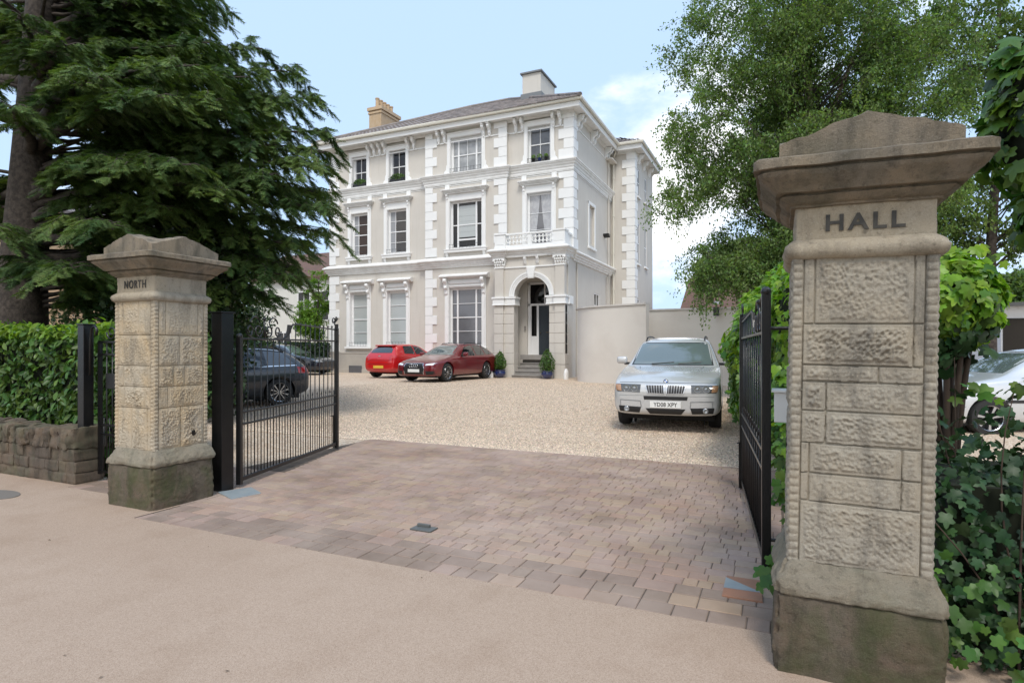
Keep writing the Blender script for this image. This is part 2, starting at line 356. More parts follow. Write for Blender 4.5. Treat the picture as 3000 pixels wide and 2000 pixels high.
def speckle(name, cols, scale, rough=.9, bump=.4, big=None, bigamt=.3, dist=.01):
    m = bpy.data.materials.new(name); m.use_nodes = True; t = m.node_tree; p = t.nodes['Principled BSDF']; p.inputs['Roughness'].default_value = rough
    p.inputs['Specular IOR Level'].default_value = .3
    co = N(t, 'ShaderNodeTexCoord'); v = N(t, 'ShaderNodeTexVoronoi'); v.inputs['Scale'].default_value = scale
    t.links.new(co.outputs['Object'], v.inputs['Vector'])
    sp = N(t, 'ShaderNodeSeparateColor'); t.links.new(v.outputs['Color'], sp.inputs[0])
    cr = N(t, 'ShaderNodeValToRGB'); cr.color_ramp.interpolation = 'LINEAR'
    el = cr.color_ramp.elements
    while len(el) < len(cols): el.new(.5)
    for i, c in enumerate(cols): el[i].position = i / (len(cols) - 1); el[i].color = (*c, 1)
    t.links.new(sp.outputs[0], cr.inputs[0]); src = cr.outputs[0]
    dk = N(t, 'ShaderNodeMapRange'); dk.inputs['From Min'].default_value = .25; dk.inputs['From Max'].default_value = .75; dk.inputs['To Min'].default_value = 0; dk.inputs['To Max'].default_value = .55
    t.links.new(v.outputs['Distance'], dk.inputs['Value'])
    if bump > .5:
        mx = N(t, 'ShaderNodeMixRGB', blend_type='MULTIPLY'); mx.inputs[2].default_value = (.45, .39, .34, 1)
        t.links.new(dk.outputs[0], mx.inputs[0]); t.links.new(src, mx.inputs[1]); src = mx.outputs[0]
    if big:
        for s2, lo, hi in ((.55, .45, .65), (3.2, .5, .7)) + (((11., .42, .6), (24., .45, .62)) if dist > .01 else ()):
            nz = N(t, 'ShaderNodeTexNoise'); nz.inputs['Scale'].default_value = s2; nz.inputs['Detail'].default_value = 5; t.links.new(co.outputs['Object'], nz.inputs['Vector'])
            mr = N(t, 'ShaderNodeMapRange'); mr.inputs['From Min'].default_value = lo; mr.inputs['From Max'].default_value = hi; mr.inputs['To Max'].default_value = bigamt; t.links.new(nz.outputs['Fac'], mr.inputs['Value'])
            mx = N(t, 'ShaderNodeMixRGB', blend_type='MULTIPLY'); mx.inputs[2].default_value = (*big, 1); t.links.new(mr.outputs[0], mx.inputs[0]); t.links.new(src, mx.inputs[1]); src = mx.outputs[0]
    t.links.new(src, p.inputs['Base Color'])
    b = N(t, 'ShaderNodeBump'); b.invert = True; b.inputs['Strength'].default_value = bump; b.inputs['Distance'].default_value = dist
    t.links.new(v.outputs['Distance'], b.inputs['Height']); t.links.new(b.outputs[0], p.inputs['Normal']); return m
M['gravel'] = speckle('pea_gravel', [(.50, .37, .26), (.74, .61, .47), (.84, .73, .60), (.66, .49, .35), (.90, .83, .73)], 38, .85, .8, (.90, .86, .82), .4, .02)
M['pave'] = speckle('resin_bound_pavement', [(.305, .220, .162), (.392, .294, .222), (.45, .345, .268), (.348, .26, .197)], 230, .9, .25, (.86, .83, .80), .5, .004)
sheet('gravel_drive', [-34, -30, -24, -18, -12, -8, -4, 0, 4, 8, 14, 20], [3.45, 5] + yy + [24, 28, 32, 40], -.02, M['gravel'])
sheet('pavement', [-60, -30, -15, -8, -4, 0, 4, 8, 15, 30, 60], [-1.6, 0, 2, 3.408], 0, M['pave'])
sheet('pavement_verge', [-60, -30, -15, -7.05], [3.408, 4.2], 0, M['pave'])
sheet('pavement_edge', [.0, .7, 4, 15, 60], [3.40, 3.47], -.001, M['pave'])
k = MB(); k.box(-60, 60, -1.75, -1.6, -.2, .004); k.build('kerb', M['step']); bpy.data.objects['kerb']['kind'] = 'structure'
sheet('road', [-200, -60, 0, 60, 200], [-9, -1.75], -.115, mat('asphalt', (.05, .05, .052), .9, (.07, .07, .07), 4, .5, .4, 150))

M['joint'] = mat('joint_sand', (.13, .10, .08), .95, (.07, .055, .04), 6, .6)
# block paving, every sett its own slab with open joints
rnd = random.Random(5)
def sett_mat(nm, c):
    m = mat(nm, c, .88, (.48, .375, .315), .8, .5, .35, 120, island=.055, vary2=tuple(x * .6 for x in c), v2scale=1.3, v2amt=.5); return m
pm = [sett_mat('sett_mauve', (.305, .212, .168)), sett_mat('sett_buff', (.345, .245, .168)), sett_mat('sett_brown', (.285, .20, .147)), sett_mat('sett_rose', (.335, .222, .163)), sett_mat('sett_weathered', (.22, .160, .122))]
def setts(name, x0, x1, y0, y1, seed, big=1, left=None):
    rnd = random.Random(seed); b = MB(); y = y0; row = 0
    while y < y1 - .05:
        d = (.165 if row < 3 else .118) * rnd.uniform(.97, 1.03); d = min(d, y1 - y)
        xl = left(y + d / 2) if left else x0
        x = xl - rnd.uniform(0, .15)
        while x < x1:
            L = rnd.choice([.12, .16, .2, .24] if row < 3 else [.09, .12, .145, .18]) * rnd.uniform(.96, 1.04)
            a = max(x, xl); e = min(x + L, x1)
            if e - a > .03:
                g = rnd.uniform(.0010, .0024) + (.003 if rnd.random() < .05 else 0) + (.001 if row < 3 else 0); zt = rnd.uniform(-.0012, .0015) + .004 * noise.noise(Vector((a * .9, y * .9, 3)))
                cx, cy = (a + e) / 2, y + d / 2; an = rnd.uniform(-.007, .007); ca, sa = math.cos(an), math.sin(an)
                hx, hy = (e - a) / 2 - g, d / 2 - g; bv = .0045
                tx, ty = rnd.uniform(-.006, .006), rnd.uniform(-.006, .006)
                vs = []
                for hx2, hy2, z in ((hx, hy, -.03), (hx, hy, zt - .004), (hx - bv, hy - bv, zt)):
                    for sx, sy in ((-1, -1), (1, -1), (1, 1), (-1, 1)):
                        px = sx * hx2 + (rnd.uniform(-.0015, .0015)); py = sy * hy2 + rnd.uniform(-.0015, .0015)
                        vs.append((cx + px * ca - py * sa, cy + px * sa + py * ca, z + (tx * px + ty * py if z > -.02 else 0)))
                fs = [(8, 9, 10, 11)] + [(r * 4 + i, r * 4 + (i + 1) % 4, r * 4 + 4 + (i + 1) % 4, r * 4 + 4 + i) for r in (0, 1) for i in range(4)]
                mi = rnd.choices([0, 1, 2, 3], [.36, .22, .22, .2])[0] if row > 2 or rnd.random() < .3 else 4
                b.add(vs, fs, None, mi)
            x += L
        y += d; row += 1
    o = b.build(name, pm); tag(o, None, None, kind='structure'); return o
setts('block_paving', -5.2, .0, 3.41, 8.0, 7, left=lambda y: -5.22 if y < 4.6 else -5.22 - .95 * min(1, (y - 4.6) / 3.0))
setts('gateway_path', -7.04, -5.23, 3.86, 5.4, 9)
sheet('pavement_apron', [-7.05, -6.2, -5.23], [3.408, 3.86], 0, M['pave'])
sheet('paving_bed', [-7.05, -5.2, 0.02], [3.395, 5.4], -.006, M['joint']); sheet('paving_bed', [-6.2, -5.2, 0.02], [5.4, 7.99], -.006, M['joint'])
# loose stones spilling over the edge of the gravel: the nearest of the pea shingle as real pebbles
def pebbles(name, n, x0, x1, y0, y1, seed, dens=None):
    rng = np.random.default_rng(seed); P = np.c_[rng.uniform(x0, x1, n), y0 + (y1 - y0) * rng.uniform(0, 1, n) ** 2.1, np.zeros(n)]
    P[:, 2] = [gh(x, y) - .014 for x, y in P[:, :2]]
    t = np.array([(1, 0, 0), (-1, 0, 0), (0, 1, 0), (0, -1, 0), (0, 0, 1), (0, 0, -1)], float); F = np.array([(0, 2, 4), (2, 1, 4), (1, 3, 4), (3, 0, 4), (2, 0, 5), (1, 2, 5), (3, 1, 5), (0, 3, 5)])
    s = rng.uniform(.007, .016, (n, 1, 1)); a = rng.uniform(0, 2 * PI, n); q = t[None] * np.c_[rng.uniform(.8, 1.4, n), rng.uniform(.6, 1, n), rng.uniform(.5, .8, n)][:, None, :] * s
    x = q[..., 0] * np.cos(a)[:, None] - q[..., 1] * np.sin(a)[:, None]; y = q[..., 0] * np.sin(a)[:, None] + q[..., 1] * np.cos(a)[:, None]
    V = np.stack([x, y, q[..., 2]], -1) + P[:, None, :]
    o = nparr(name, V.reshape(-1, 3), (F[None] + (np.arange(n) * 6)[:, None, None]).reshape(-1, 3), mat('pebble', (.66, .55, .43), .8, island=.42), smooth=True)
    tag(o, 'loose pea shingle scattered along the front of the drive', 'gravel', kind='stuff')
pebbles('loose_gravel', 105000, -13.5, .6, 7.96, 21, 3)
# small things in the paving
g = MB(); g.box(-2.80, -2.60, 4.12, 4.24, .002, .014); g.box(-2.78, -2.66, 4.20, 4.225, .014, .036)
tag(g.build('gate_stop', mat('worn_grey_steel', (.10, .105, .10), .5), bevel=.003), 'small worn steel gate stop set in the middle of the block paving', 'gate stop')
g = MB(); g.prism([(-5.34, 4.36), (-4.98, 4.22), (-4.90, 4.52), (-5.2, 4.66)], -.01, .010, 'z'); o = g.build('paving_tile', mat('blue_grey_slate_tile', (.23, .27, .29), .6, (.32, .34, .34), 6, .6), bevel=.004)
tag(o, 'blue grey slate tile at the foot of the left gate', 'tile')
g = MB(); g.prism([(-.33, 3.80), (-.10, 3.80), (-.12, 4.14), (-.33, 4.14)], -.01, .010, 'z'); o = g.build('paving_tile', mat('terracotta_tile', (.34, .165, .10), .7, (.25, .14, .09), 6, .6), bevel=.004)
tag(o, 'orange terracotta tile with a slate wedge at the foot of the right gate', 'tile')
g = MB(); g.prism([(-.33, 4.10), (-.33, 3.92), (-.11, 3.93)], .010, .0125, 'z'); g.build('slate_wedge', M['step'] if 0 else mat('blue_grey_slate_tile', (.23, .27, .29)), o)
g = MB(); g.lathe([(.30, 0), (.30, .006), (.0, .007)], 28, Matrix.Translation((-7.33, 3.35, 0)) @ Matrix.Scale(.55, 4, (0, 1, 0))); tag(g.build('manhole_cover', mat('dull_cover', (.17, .15, .13), .8)), 'small dull oval inspection cover in the pavement by the stone wall', 'manhole cover')

# ------------------------------------------------------------------ gate pillars
def square_loft(b, prof, seg=14, wear=.004, seed=0, nscale=6.):
    rings = []
    for z, h in prof:
        ring = []
        for k in range(4):
            for i in range(seg):
                u = -1 + 2 * i / seg
                x, y = [(u, -1), (1, u), (-u, 1), (-1, -u)][k]
                ed = abs(u); rr = h * (1 - .012 * (ed ** 14))
                n = noise.noise(Vector((x * h * nscale + seed, y * h * nscale, z * nscale))) * wear * 1.4 + noise.noise(Vector((x * h * 30 + seed, y * h * 30, z * 30))) * wear * .5 + noise.noise(Vector((x * h * 75 + seed, y * h * 75, z * 75))) * wear * .3 - wear * .9 * max(0, noise.noise(Vector((x * h * 14 + seed, y * h * 14, z * 22))) - .35)
                n -= wear * 1.6 * (ed ** 20) * (1 + noise.noise(Vector((seed, k * 9., z * 25))))
                ring.append((x * (rr + n), y * (rr + n), z + noise.noise(Vector((x * 3 + seed, y * 3, z * 9))) * wear * .6))
        rings.append(ring)
    vs = [p for r in rings for p in r]; n = 4 * seg
    fs = [(i * n + k, i * n + (k + 1) % n, (i + 1) * n + (k + 1) % n, (i + 1) * n + k) for i in range(len(prof) - 1) for k in range(n)]
    fs += [tuple(range(n))[::-1], tuple(range((len(prof) - 1) * n, len(prof) * n))]
    b.add(vs, fs); return b
def densify(prof, step=.02):
    out = []
    for (a, b2) in zip(prof[:-1], prof[1:]):
        L = math.hypot(b2[0] - a[0], b2[1] - a[1]); k = max(1, int(L / step))
        out += [(a[0] + (b2[0] - a[0]) * i / k, a[1] + (b2[1] - a[1]) * i / k) for i in range(k)]
    return out + [prof[-1]]
def shaft(hw, z0, z1, faces, res, seed):
    """four tooled faces: squared blocks with open joints, pick-dressed centres, scalloped corner margins"""
    b = MB(); w = 2 * hw; sw = .046; pitch = .037
    for k in range(4):
        courses = faces[k % len(faces)]; r_ = random.Random(seed * 10 + k)
        offs = {}
        nu = int(w / res[k]); nz = int((z1 - z0) / res[k]); vs = []
        ct, st_ = [(1, 0), (0, 1), (-1, 0), (0, -1)][k]
        for j in range(nz + 1):
            z = z0 + (z1 - z0) * j / nz
            ci = next((i for i, c in enumerate(courses) if c[0] <= z <= c[1]), 0); c = courses[ci]
            for i in range(nu + 1):
                u = w * i / nu; e = min(u, w - u)
                if e < sw:
                    t = min(e / .006, 1) * min((sw - e) / .006, 1)
                    h = -.005 + t * (.004 + .008 * abs(math.sin(PI * z / pitch + (0 if u < w / 2 else 1))) ** .7) + .002 * noise.noise(Vector((u * 60, z * 60, seed + k)))
                else:
                    js = [sw] + [x * w for x in c[2]] + [w - sw]
                    du = min(abs(u - x) for x in js); dz = min(abs(z - c[0]), abs(z - c[1])) * 1.0
                    bi = (ci, sum(1 for x in js if x < u))
                    if bi not in offs: offs[bi] = (r_.uniform(-.0025, .0025), r_.uniform(.5, 1.15), r_.uniform(-.6, .9))
                    o_, amp, ang = offs[bi]
                    wob = .0022 * noise.noise(Vector((u * 25, z * 25, seed)))
                    d = min(du, dz) + wob
                    if d < .0036: h = -.011
                    elif d < .017: h = .0005 + o_
                    else:
                        f = min((d - .017) / .012, 1)
                        uu = u * math.cos(ang) + z * math.sin(ang); zz = -u * math.sin(ang) + z * math.cos(ang)
                        q_ = Vector((u * 20, z * 20, seed)); wv_ = .35 * noise.noise(q_); dd_ = noise.voronoi(Vector((uu * 62 + wv_ + seed * 3, zz * 44 + wv_, k * 7.3 + bi[0] * 3.1)))[0]
                        n2 = noise.noise(Vector((u * 95, z * 95, k * 3. + seed))); soft = .8 + .7 * noise.noise(Vector((u * 7, z * 7, seed * 2.)))
                        h = o_ + f * amp * (.001 + (.022 * min(dd_[0], .75) - .004) * soft + .003 * n2)
                    if e < .002: h = 0
                p = (u - hw, -hw - h)
                vs.append((p[0] * ct - p[1] * st_, p[0] * st_ + p[1] * ct, z))
        fs = [(j * (nu + 1) + i, j * (nu + 1) + i + 1, (j + 1) * (nu + 1) + i + 1, (j + 1) * (nu + 1) + i) for j in range(nz) for i in range(nu)]
        b.add(vs, fs)
    return b
def coping(half, z0, eave, peak, seed):
    b = MB(); n = 26; vs = []
    for j in range(n + 1):
        for i in range(n + 1):
            x = -1 + 2 * i / n; y = -1 + 2 * j / n
            t = max(1 - abs(x) ** 1.08, 1 - abs(y) ** 1.08); e = max(abs(x), abs(y))
            z = z0 + eave + (peak - eave) * t - .012 * (e ** 8)
            z += noise.noise(Vector((x * 4 + seed, y * 4, 0))) * .014 + noise.noise(Vector((x * 11 + seed, y * 11, 2))) * .007
            h = half + noise.noise(Vector((x * 3, y * 3, seed))) * .006
            vs.append((x * h, y * h, z))
    fs = [(j * (n + 1) + i, j * (n + 1) + i + 1, (j + 1) * (n + 1) + i + 1, (j + 1) * (n + 1) + i) for j in range(n) for i in range(n)]
    rim = [i for i in range(n + 1)] + [j * (n + 1) + n for j in range(1, n + 1)] + [n * (n + 1) + i for i in range(n - 1, -1, -1)] + [j * (n + 1) for j in range(n - 1, 0, -1)]
    m0 = len(vs)
    for lv in (.5, 0):
        for q in rim:
            x, y, z = vs[q]; k = 1 + .012 * noise.noise(Vector((x * 20, y * 20, lv)))
            vs.append((x * k, y * k, z0 + (z - z0) * lv))
    nr = len(rim)
    for i in range(nr):
        fs.append((rim[(i + 1) % nr], rim[i], m0 + i, m0 + (i + 1) % nr)); fs.append((m0 + (i + 1) % nr, m0 + i, m0 + nr + i, m0 + nr + (i + 1) % nr))
    b.add(vs, fs); return b
def pillar(label, cx, cy, tilt, dz, faces, res, seed, word, sx, tsize, tx, shaftm):
    root = empty('gate_pillar', (cx, cy, 0)); root.rotation_euler = (0, R(tilt), 0)
    tag(root, label, 'gate pillar', 'carved sandstone gate pillars')
    z = dz
    b = MB(); square_loft(b, densify([(-.02, .338), (.10, .343), (.30, .340), (.345 + z, .333), (.357 + z, .322)], .012), 44, .010, seed, 5); b.build('plinth', M['stone_plinth'], root, True, auto=50)
    b = MB(); square_loft(b, densify([(.352 + z, .325), (.362 + z, .345), (.39 + z, .349), (.43 + z, .335), (.47 + z, .312), (.50 + z, .297), (.512 + z, .288)], .009), 44, .013, seed + 3, 7); b.build('base_moulding', M['stone_basemould'], root, True, auto=60)
    shaft(.285, .505 + z, 1.915 + z, [[(c[0] + z, c[1] + z, c[2]) for c in f] for f in faces], res, seed).build('shaft', shaftm, root, True, auto=75)
    b = MB(); square_loft(b, densify([(1.905 + z, .275), (1.912 + z, .303), (1.925 + z, .318), (1.95 + z, .326), (1.975 + z, .318), (1.99 + z, .300), (2.0 + z, .287), (2.004 + z, .27)], .01), 20, .006, seed + 5, 7); b.build('neck_moulding', M['stone_neck'], root, True, auto=60)
    b = MB(); square_loft(b, densify([(2.0 + z, .279), (2.155 + z, .281)], .02), 24, .0025, seed + 7, 9); fr = b.build('frieze', M['stone_neck'], root, True, auto=50)
    text_mesh('lettering', word, tsize, M['stone_letter'], fr, Matrix.Translation((tx, -.2845, 2.068 + z)) @ FRONT, .0025, sx, .0006 if word == 'NORTH' else .0025, 1.25)
    b = MB(); square_loft(b, densify([(2.148 + z, .27), (2.15 + z, .296), (2.160 + z, .300), (2.163 + z, .312), (2.180 + z, .332), (2.192 + z, .346), (2.198 + z, .335), (2.204 + z, .337), (2.206 + z, .366), (2.222 + z, .378), (2.245 + z, .402), (2.272 + z, .432), (2.288 + z, .440), (2.292 + z, .428), (2.300 + z, .430), (2.302 + z, .457), (2.342 + z, .456), (2.350 + z, .445), (2.356 + z, .38)], .009), 48, .007, seed + 9, 6); b.build('cornice', M['stone_cap'], root, True, auto=45)
    coping(.352, 2.345 + z, .095, .205, seed).build('coping', M['stone_cap'], root, True, auto=40)
    return root
hallf = [(.505, .79, []), (.79, .92, [.146, .786]), (.92, 1.06, [.146, .786]), (1.06, 1.21, [.26]), (1.21, 1.345, [.26]), (1.345, 1.42, [.62]), (1.42, 1.61, [.845]), (1.61, 1.915, [.165, .845])]
rndc = lambda s: [(a, b2, sorted(random.Random(s + i).uniform(.2, .8) for _ in range(random.Random(s * i + 1).choice([0, 1, 1])))) for i, (a, b2) in enumerate([(.505, .80), (.80, 1.0), (1.0, 1.2), (1.2, 1.42), (1.42, 1.66), (1.66, 1.915)])]
pr = pillar('tall sandstone gate pillar lettered HALL standing to the right of the drive', .30, 3.365, 1.0, 0, [hallf, rndc(2), rndc(3), rndc(4)], [.0037, .012, .02, .0060], 11, 'HALL', 1.12, .102, 0.0, M['stone_shaft_g'])
nf = [(.505, .90, [.45, .85]), (.90, 1.10, [.25, .78]), (1.10, 1.30, [.22, .85]), (1.30, 1.59, [.12]), (1.59, 1.915, [.2, .62])]
nr = [(.505, .90, [.48]), (.90, 1.10, [.24]), (1.10, 1.30, [.36, .56]), (1.30, 1.59, [.46]), (1.59, 1.915, [.20, .80])]
pl = pillar('sandstone gate pillar lettered NORTH with patched stones left of the drive', -5.61, 3.94, 0.2, .035, [nf, nr, rndc(5), rndc(6)], [.0052, .0052, .03, .03], 23, 'NORTH', .74, .108, .01, M['stone_shaft'])
h = MB(); h.lathe([(.0, .012), (.026, .010), (.034, 0), (.034, -.02)], 14, Matrix.Translation((.287, .12, .665)) @ Matrix.Rotation(R(90), 4, 'Y')); h.build('vent_hole', M['iron'], pl)

# ------------------------------------------------------------------ iron gates
def arc(c, r, a0, a1, n=12, ry=None):
    return [(c[0] + r * math.cos(R(a0 + (a1 - a0) * i / n)), 0, c[1] + (ry or r) * math.sin(R(a0 + (a1 - a0) * i / n))) for i in range(n + 1)]
def scroll(c, r, a0, turns, n=18, s=1):
    return [(c[0] + r * (1 - .72 * i / n) * math.cos(R(a0) + s * 2 * PI * turns * i / n), 0, c[1] + r * (1 - .72 * i / n) * math.sin(R(a0) + s * 2 * PI * turns * i / n)) for i in range(n + 1)]
def drive_gate(label, loc, rz, L=2.55, zbot=.06, hs=1.62, nb=17):
    """leaf in local x from the hinge (0) to the meeting stile (L)"""
    root = empty('drive_gate', (loc[0], loc[1], 0), rz); tag(root, label, 'gate', 'black iron drive gates standing open')
    f = MB(); f.box(0, .05, -.028, .028, zbot - .03, hs); f.ball((.025, 0, hs + .01), .034)
    f.box(L - .05, L, -.028, .028, zbot - .05, 1.80); f.box(L - .045, L - .005, -.024, .024, 1.80, 1.86)
    for z in (zbot, .665, .795, 1.595): f.box(.045, L - .05, -.014, .014, z, z + .022 if z > .1 else z + .045)
    f.tube([(.95, 0, 1.62), (1.05, 0, 1.66), (1.12, 0, 1.74), (1.18, 0, 1.80), (1.3, 0, 1.81), (L - .05, 0, 1.775)], .012, 6)
    f.build('frame', M['iron'], root, bevel=.004, seg=1)
    b = MB(); n = nb
    for i in range(n):
        x = .045 + (L - .095) * (i + 1) / (n + 1); tall = x > 1.16
        top = (1.80 if tall else 1.60)
        b.tube([(x, 0, zbot + .02), (x, 0, top)], .0068, 6)
        if tall: b.tube([(x, 0, top), (x, 0, top + .045)], [.011, .001], 6); b.ball((x, 0, top + .01), .014, n=6, m=4)
        x2 = x - (L - .095) / (n + 1) / 2
        b.tube([(x2, 0, zbot + .02), (x2, 0, .86)], .0055, 5); b.tube([(x2, 0, .86), (x2, 0, .91)], [.010, .001], 5)
    x2 = L - .05 - (L - .095) / (n + 1) / 2; b.tube([(x2, 0, zbot + .02), (x2, 0, .88)], .0065, 5)
    b.build('bars', M['iron'], root, True)
    def sc_(name, *paths, r=.009):
        q = MB()
        for p in paths: q.tube(p, r, 6)
        return q.build(name, M['iron'], root, True, auto=50)
    for cx, r, a, t, sg in ((.22, .075, 180, 1.3, 1), (.40, .085, 0, 1.3, -1), (.62, .085, 180, 1.3, 1), (.82, .075, 0, 1.3, -1)): sc_('scroll', scroll((cx, 1.705), r, a, t, 20, sg))
    sc_('scroll', arc((.52, 1.66), .34, 180, 360, 20, .06)); sc_('scroll', arc((.33, 1.76), .10, 20, 160, 10)); sc_('scroll', arc((.72, 1.76), .10, 20, 160, 10))
    q = MB(); q.tube([(.52, 0, 1.61), (.52, 0, 1.83)], .011, 6); q.ball((.52, 0, 1.84), .022, n=8, m=5); q.build('finial', M['iron'], root, True)
    q = MB(); q.prism([(.96, 1.62), (1.05, 1.64), (1.12, 1.70), (1.155, 1.795), (1.06, 1.795), (1.045, 1.73), (1.01, 1.67)], -.008, .008, 'y'); q.build('swan_neck_plate', M['iron'], root)
    for i in range(7): sc_('scroll', scroll((.42 + i * .3, 1.55), .028, 180, 1.2, 10), r=.005)
    sc_('scroll', scroll((L - .13, 1.90), .06, -60, 1.2, 16)); sc_('scroll', scroll((L - .03, 1.93), .045, 240, 1.2, 16, -1))
    d = MB(); d.tube([(L - .07, .03, .02), (L - .07, .03, .5)], .009, 6); d.tube([(L - .07, .03, .5), (L - .11, .05, .5)], .009, 6)
    d.build('drop_bolt', M['iron'], root)
    return root
dg1 = math.atan2(7.03 - 4.62, -6.03 + 5.30)
drive_gate('black iron gate leaf open behind the NORTH pillar, in front of the dark estate', (-5.325, 4.60), dg1, 2.52)
dg2 = math.atan2(6.85 - 4.21, -.39 + .09)
rg = drive_gate('black iron gate leaf seen almost edge on beside the HALL pillar and the creeper', (-.09, 4.21), dg2, 2.62, hs=1.86, nb=11)
for z in (1.63, .25): hb = MB(); hb.tube([(0.02, 0, z), (0.0, -.45, z)], .012, 8); hb.build('hinge_arm', M['iron'], rg)
p = MB(); p.box(-5.47, -5.32, 4.39, 4.54, 0, 1.87); p.box(-5.485, -5.305, 4.375, 4.555, 1.87, 1.885)
tag(p.build('gate_post', M['iron'], bevel=.004), 'thick square black steel gate post right behind the NORTH pillar', 'gate post', 'square black gate posts')
p = MB(); p.box(-7.19, -7.08, 4.05, 4.16, 0, 1.76); p.box(-7.20, -7.07, 4.04, 4.17, 1.76, 1.775)
o = p.build('gate_post', M['iron'], bevel=.004); tag(o, 'slimmer square black gate post between the stone wall and the footway gate', 'gate post', 'square black gate posts')
p = MB(); p.tube([(-7.05, 4.1, 1.2), (-7.04, 4.1, 1.6), (-7.02, 4.1, 1.72), (-6.96, 4.1, 1.75), (-6.92, 4.1, 1.70), (-6.94, 4.1, 1.65)], .014, 8); p.build('scroll_bracket', M['iron'], o, True)
fg = empty('footway_gate', (-7.05, 4.2, 0)); tag(fg, 'narrow black iron gate with scrolls half hidden by the NORTH pillar', 'gate')
f = MB(); L = 1.08
f.box(0, .035, -.018, .018, .08, 1.58); f.box(L - .035, L, -.018, .018, .08, 1.58)
for z in (.10, .52, .63, 1.42, 1.56): f.box(.035, L - .035, -.012, .012, z, z + .022)
f.build('frame', M['iron'], fg)
f = MB()
for i in range(9):
    x = .035 + (L - .07) * (i + 1) / 10; f.tube([(x, 0, .1), (x, 0, 1.56)], .007, 6)
    f.tube([(x - .05, 0, .1), (x - .05, 0, .72)], .006, 5)
f.build('bars', M['iron'], fg, True)
for c, a, s_ in (((.22, 1.68), 180, 1), ((.42, 1.68), 0, -1), ((.64, 1.68), 180, 1), ((.86, 1.68), 0, -1)): f = MB(); f.tube(scroll(c, .085, a, 1.3, 18, s_), .009, 6); f.build('scroll', M['iron'], fg, True)
f = MB(); f.tube([(.54, 0, 1.57), (.54, 0, 1.90)], .011, 6); f.ball((.54, 0, 1.91), .025); f.tube(arc((.54, 1.80), .10, 180, 360, 12), .008, 6); f.build('finial', M['iron'], fg, True)
f = MB(); f.box(.15, .36, -.02, .02, 1.05, 1.22); f.build('lock_box', M['iron'], fg)
# white box behind the right pillar
b = empty('letter_box', (.045, 4.30, 0)); tag(b, 'white metal box mounted low on a post behind the HALL pillar', 'post box')
q = MB(); q.prism([(-.09, 1.02), (-.09, 1.215), (.09, 1.215), (.09, 1.02)], -.09, .09, 'y'); q.build('box', mat('offwhite_box_paint', (.62, .62, .60), .5), b, bevel=.006)
q = MB(); q.box(-.105, .105, -.105, .105, 1.215, 1.23); q.build('lid', mat('offwhite_box_paint', (.62, .62, .60)), b, bevel=.003)
q = MB(); q.box(-.02, .02, -.02, .02, -.03, 1.02); q.build('post', M['iron'], b)

# ------------------------------------------------------------------ rubble wall
def rough_block(b, x0, x1, y0, y1, z0, z1, n=5, amp=.012, rnd_=.5, seed=0, mi=0):
    c = Vector(((x0 + x1) / 2, (y0 + y1) / 2, (z0 + z1) / 2)); h = Vector(((x1 - x0) / 2, (y1 - y0) / 2, (z1 - z0) / 2)); m = min(h)
    for ax in range(3):
        for sg in (-1, 1):
            vs = []
            for j in range(n + 1):
                for i in range(n + 1):
                    q = [0, 0, 0]; q[ax] = sg; q[(ax + 1) % 3] = -1 + 2 * i / n; q[(ax + 2) % 3] = -1 + 2 * j / n
                    s = sum(abs(t) ** 16 for t in q) ** (1 / 16.); e = [t / (1 + (s - 1) * 1.0) for t in q]
                    p = Vector((e[0] * h[0], e[1] * h[1], e[2] * h[2]))
                    nn = noise.noise(p * 9 + Vector((seed, c.x * 3, c.z * 3))) * amp * 1.3 + noise.noise(p * 28 + Vector((seed, c.x, c.z))) * amp * .8
                    p = c + p + p.normalized() * nn; vs.append(p)
            fs = [(j * (n + 1) + i, j * (n + 1) + i + 1, (j + 1) * (n + 1) + i + 1, (j + 1) * (n + 1) + i) for j in range(n) for i in range(n)]
            if sg < 0: fs = [f[::-1] for f in fs]
            b.add(vs, fs, None, mi)
sw = empty('stone_wall', (0, 0, 0)); tag(sw, 'low dark rubble stone wall with upright coping stones under the laurel hedge', 'wall')
rr = random.Random(3); b = MB(); z = 0
for ci, hh in enumerate((.12, .13, .14)):
    x = -7.06
    while x > -12.5:
        Lb = rr.uniform(.12, .32); rough_block(b, x - Lb, x - .006, 3.95 + rr.uniform(-.01, .012), 4.27, z + .003, z + hh - .004, 7, .008, seed=rr.random() * 90); x -= Lb
    z += hh
b.box(-12.5, -7.09, 3.962, 4.25, 0, .38); b.build('stonework', M['stone_wall'], sw, True, auto=60)
b = MB(); x = -7.05
while x > -12.5:
    Lb = rr.uniform(.11, .19); hh = rr.uniform(.17, .23); rough_block(b, x - Lb, x - .004, 3.93, 4.29, .385, .40 + hh, 9, .026, seed=rr.random() * 90); x -= Lb
b.build('coping', M['stone_wall'], sw, True, auto=70)
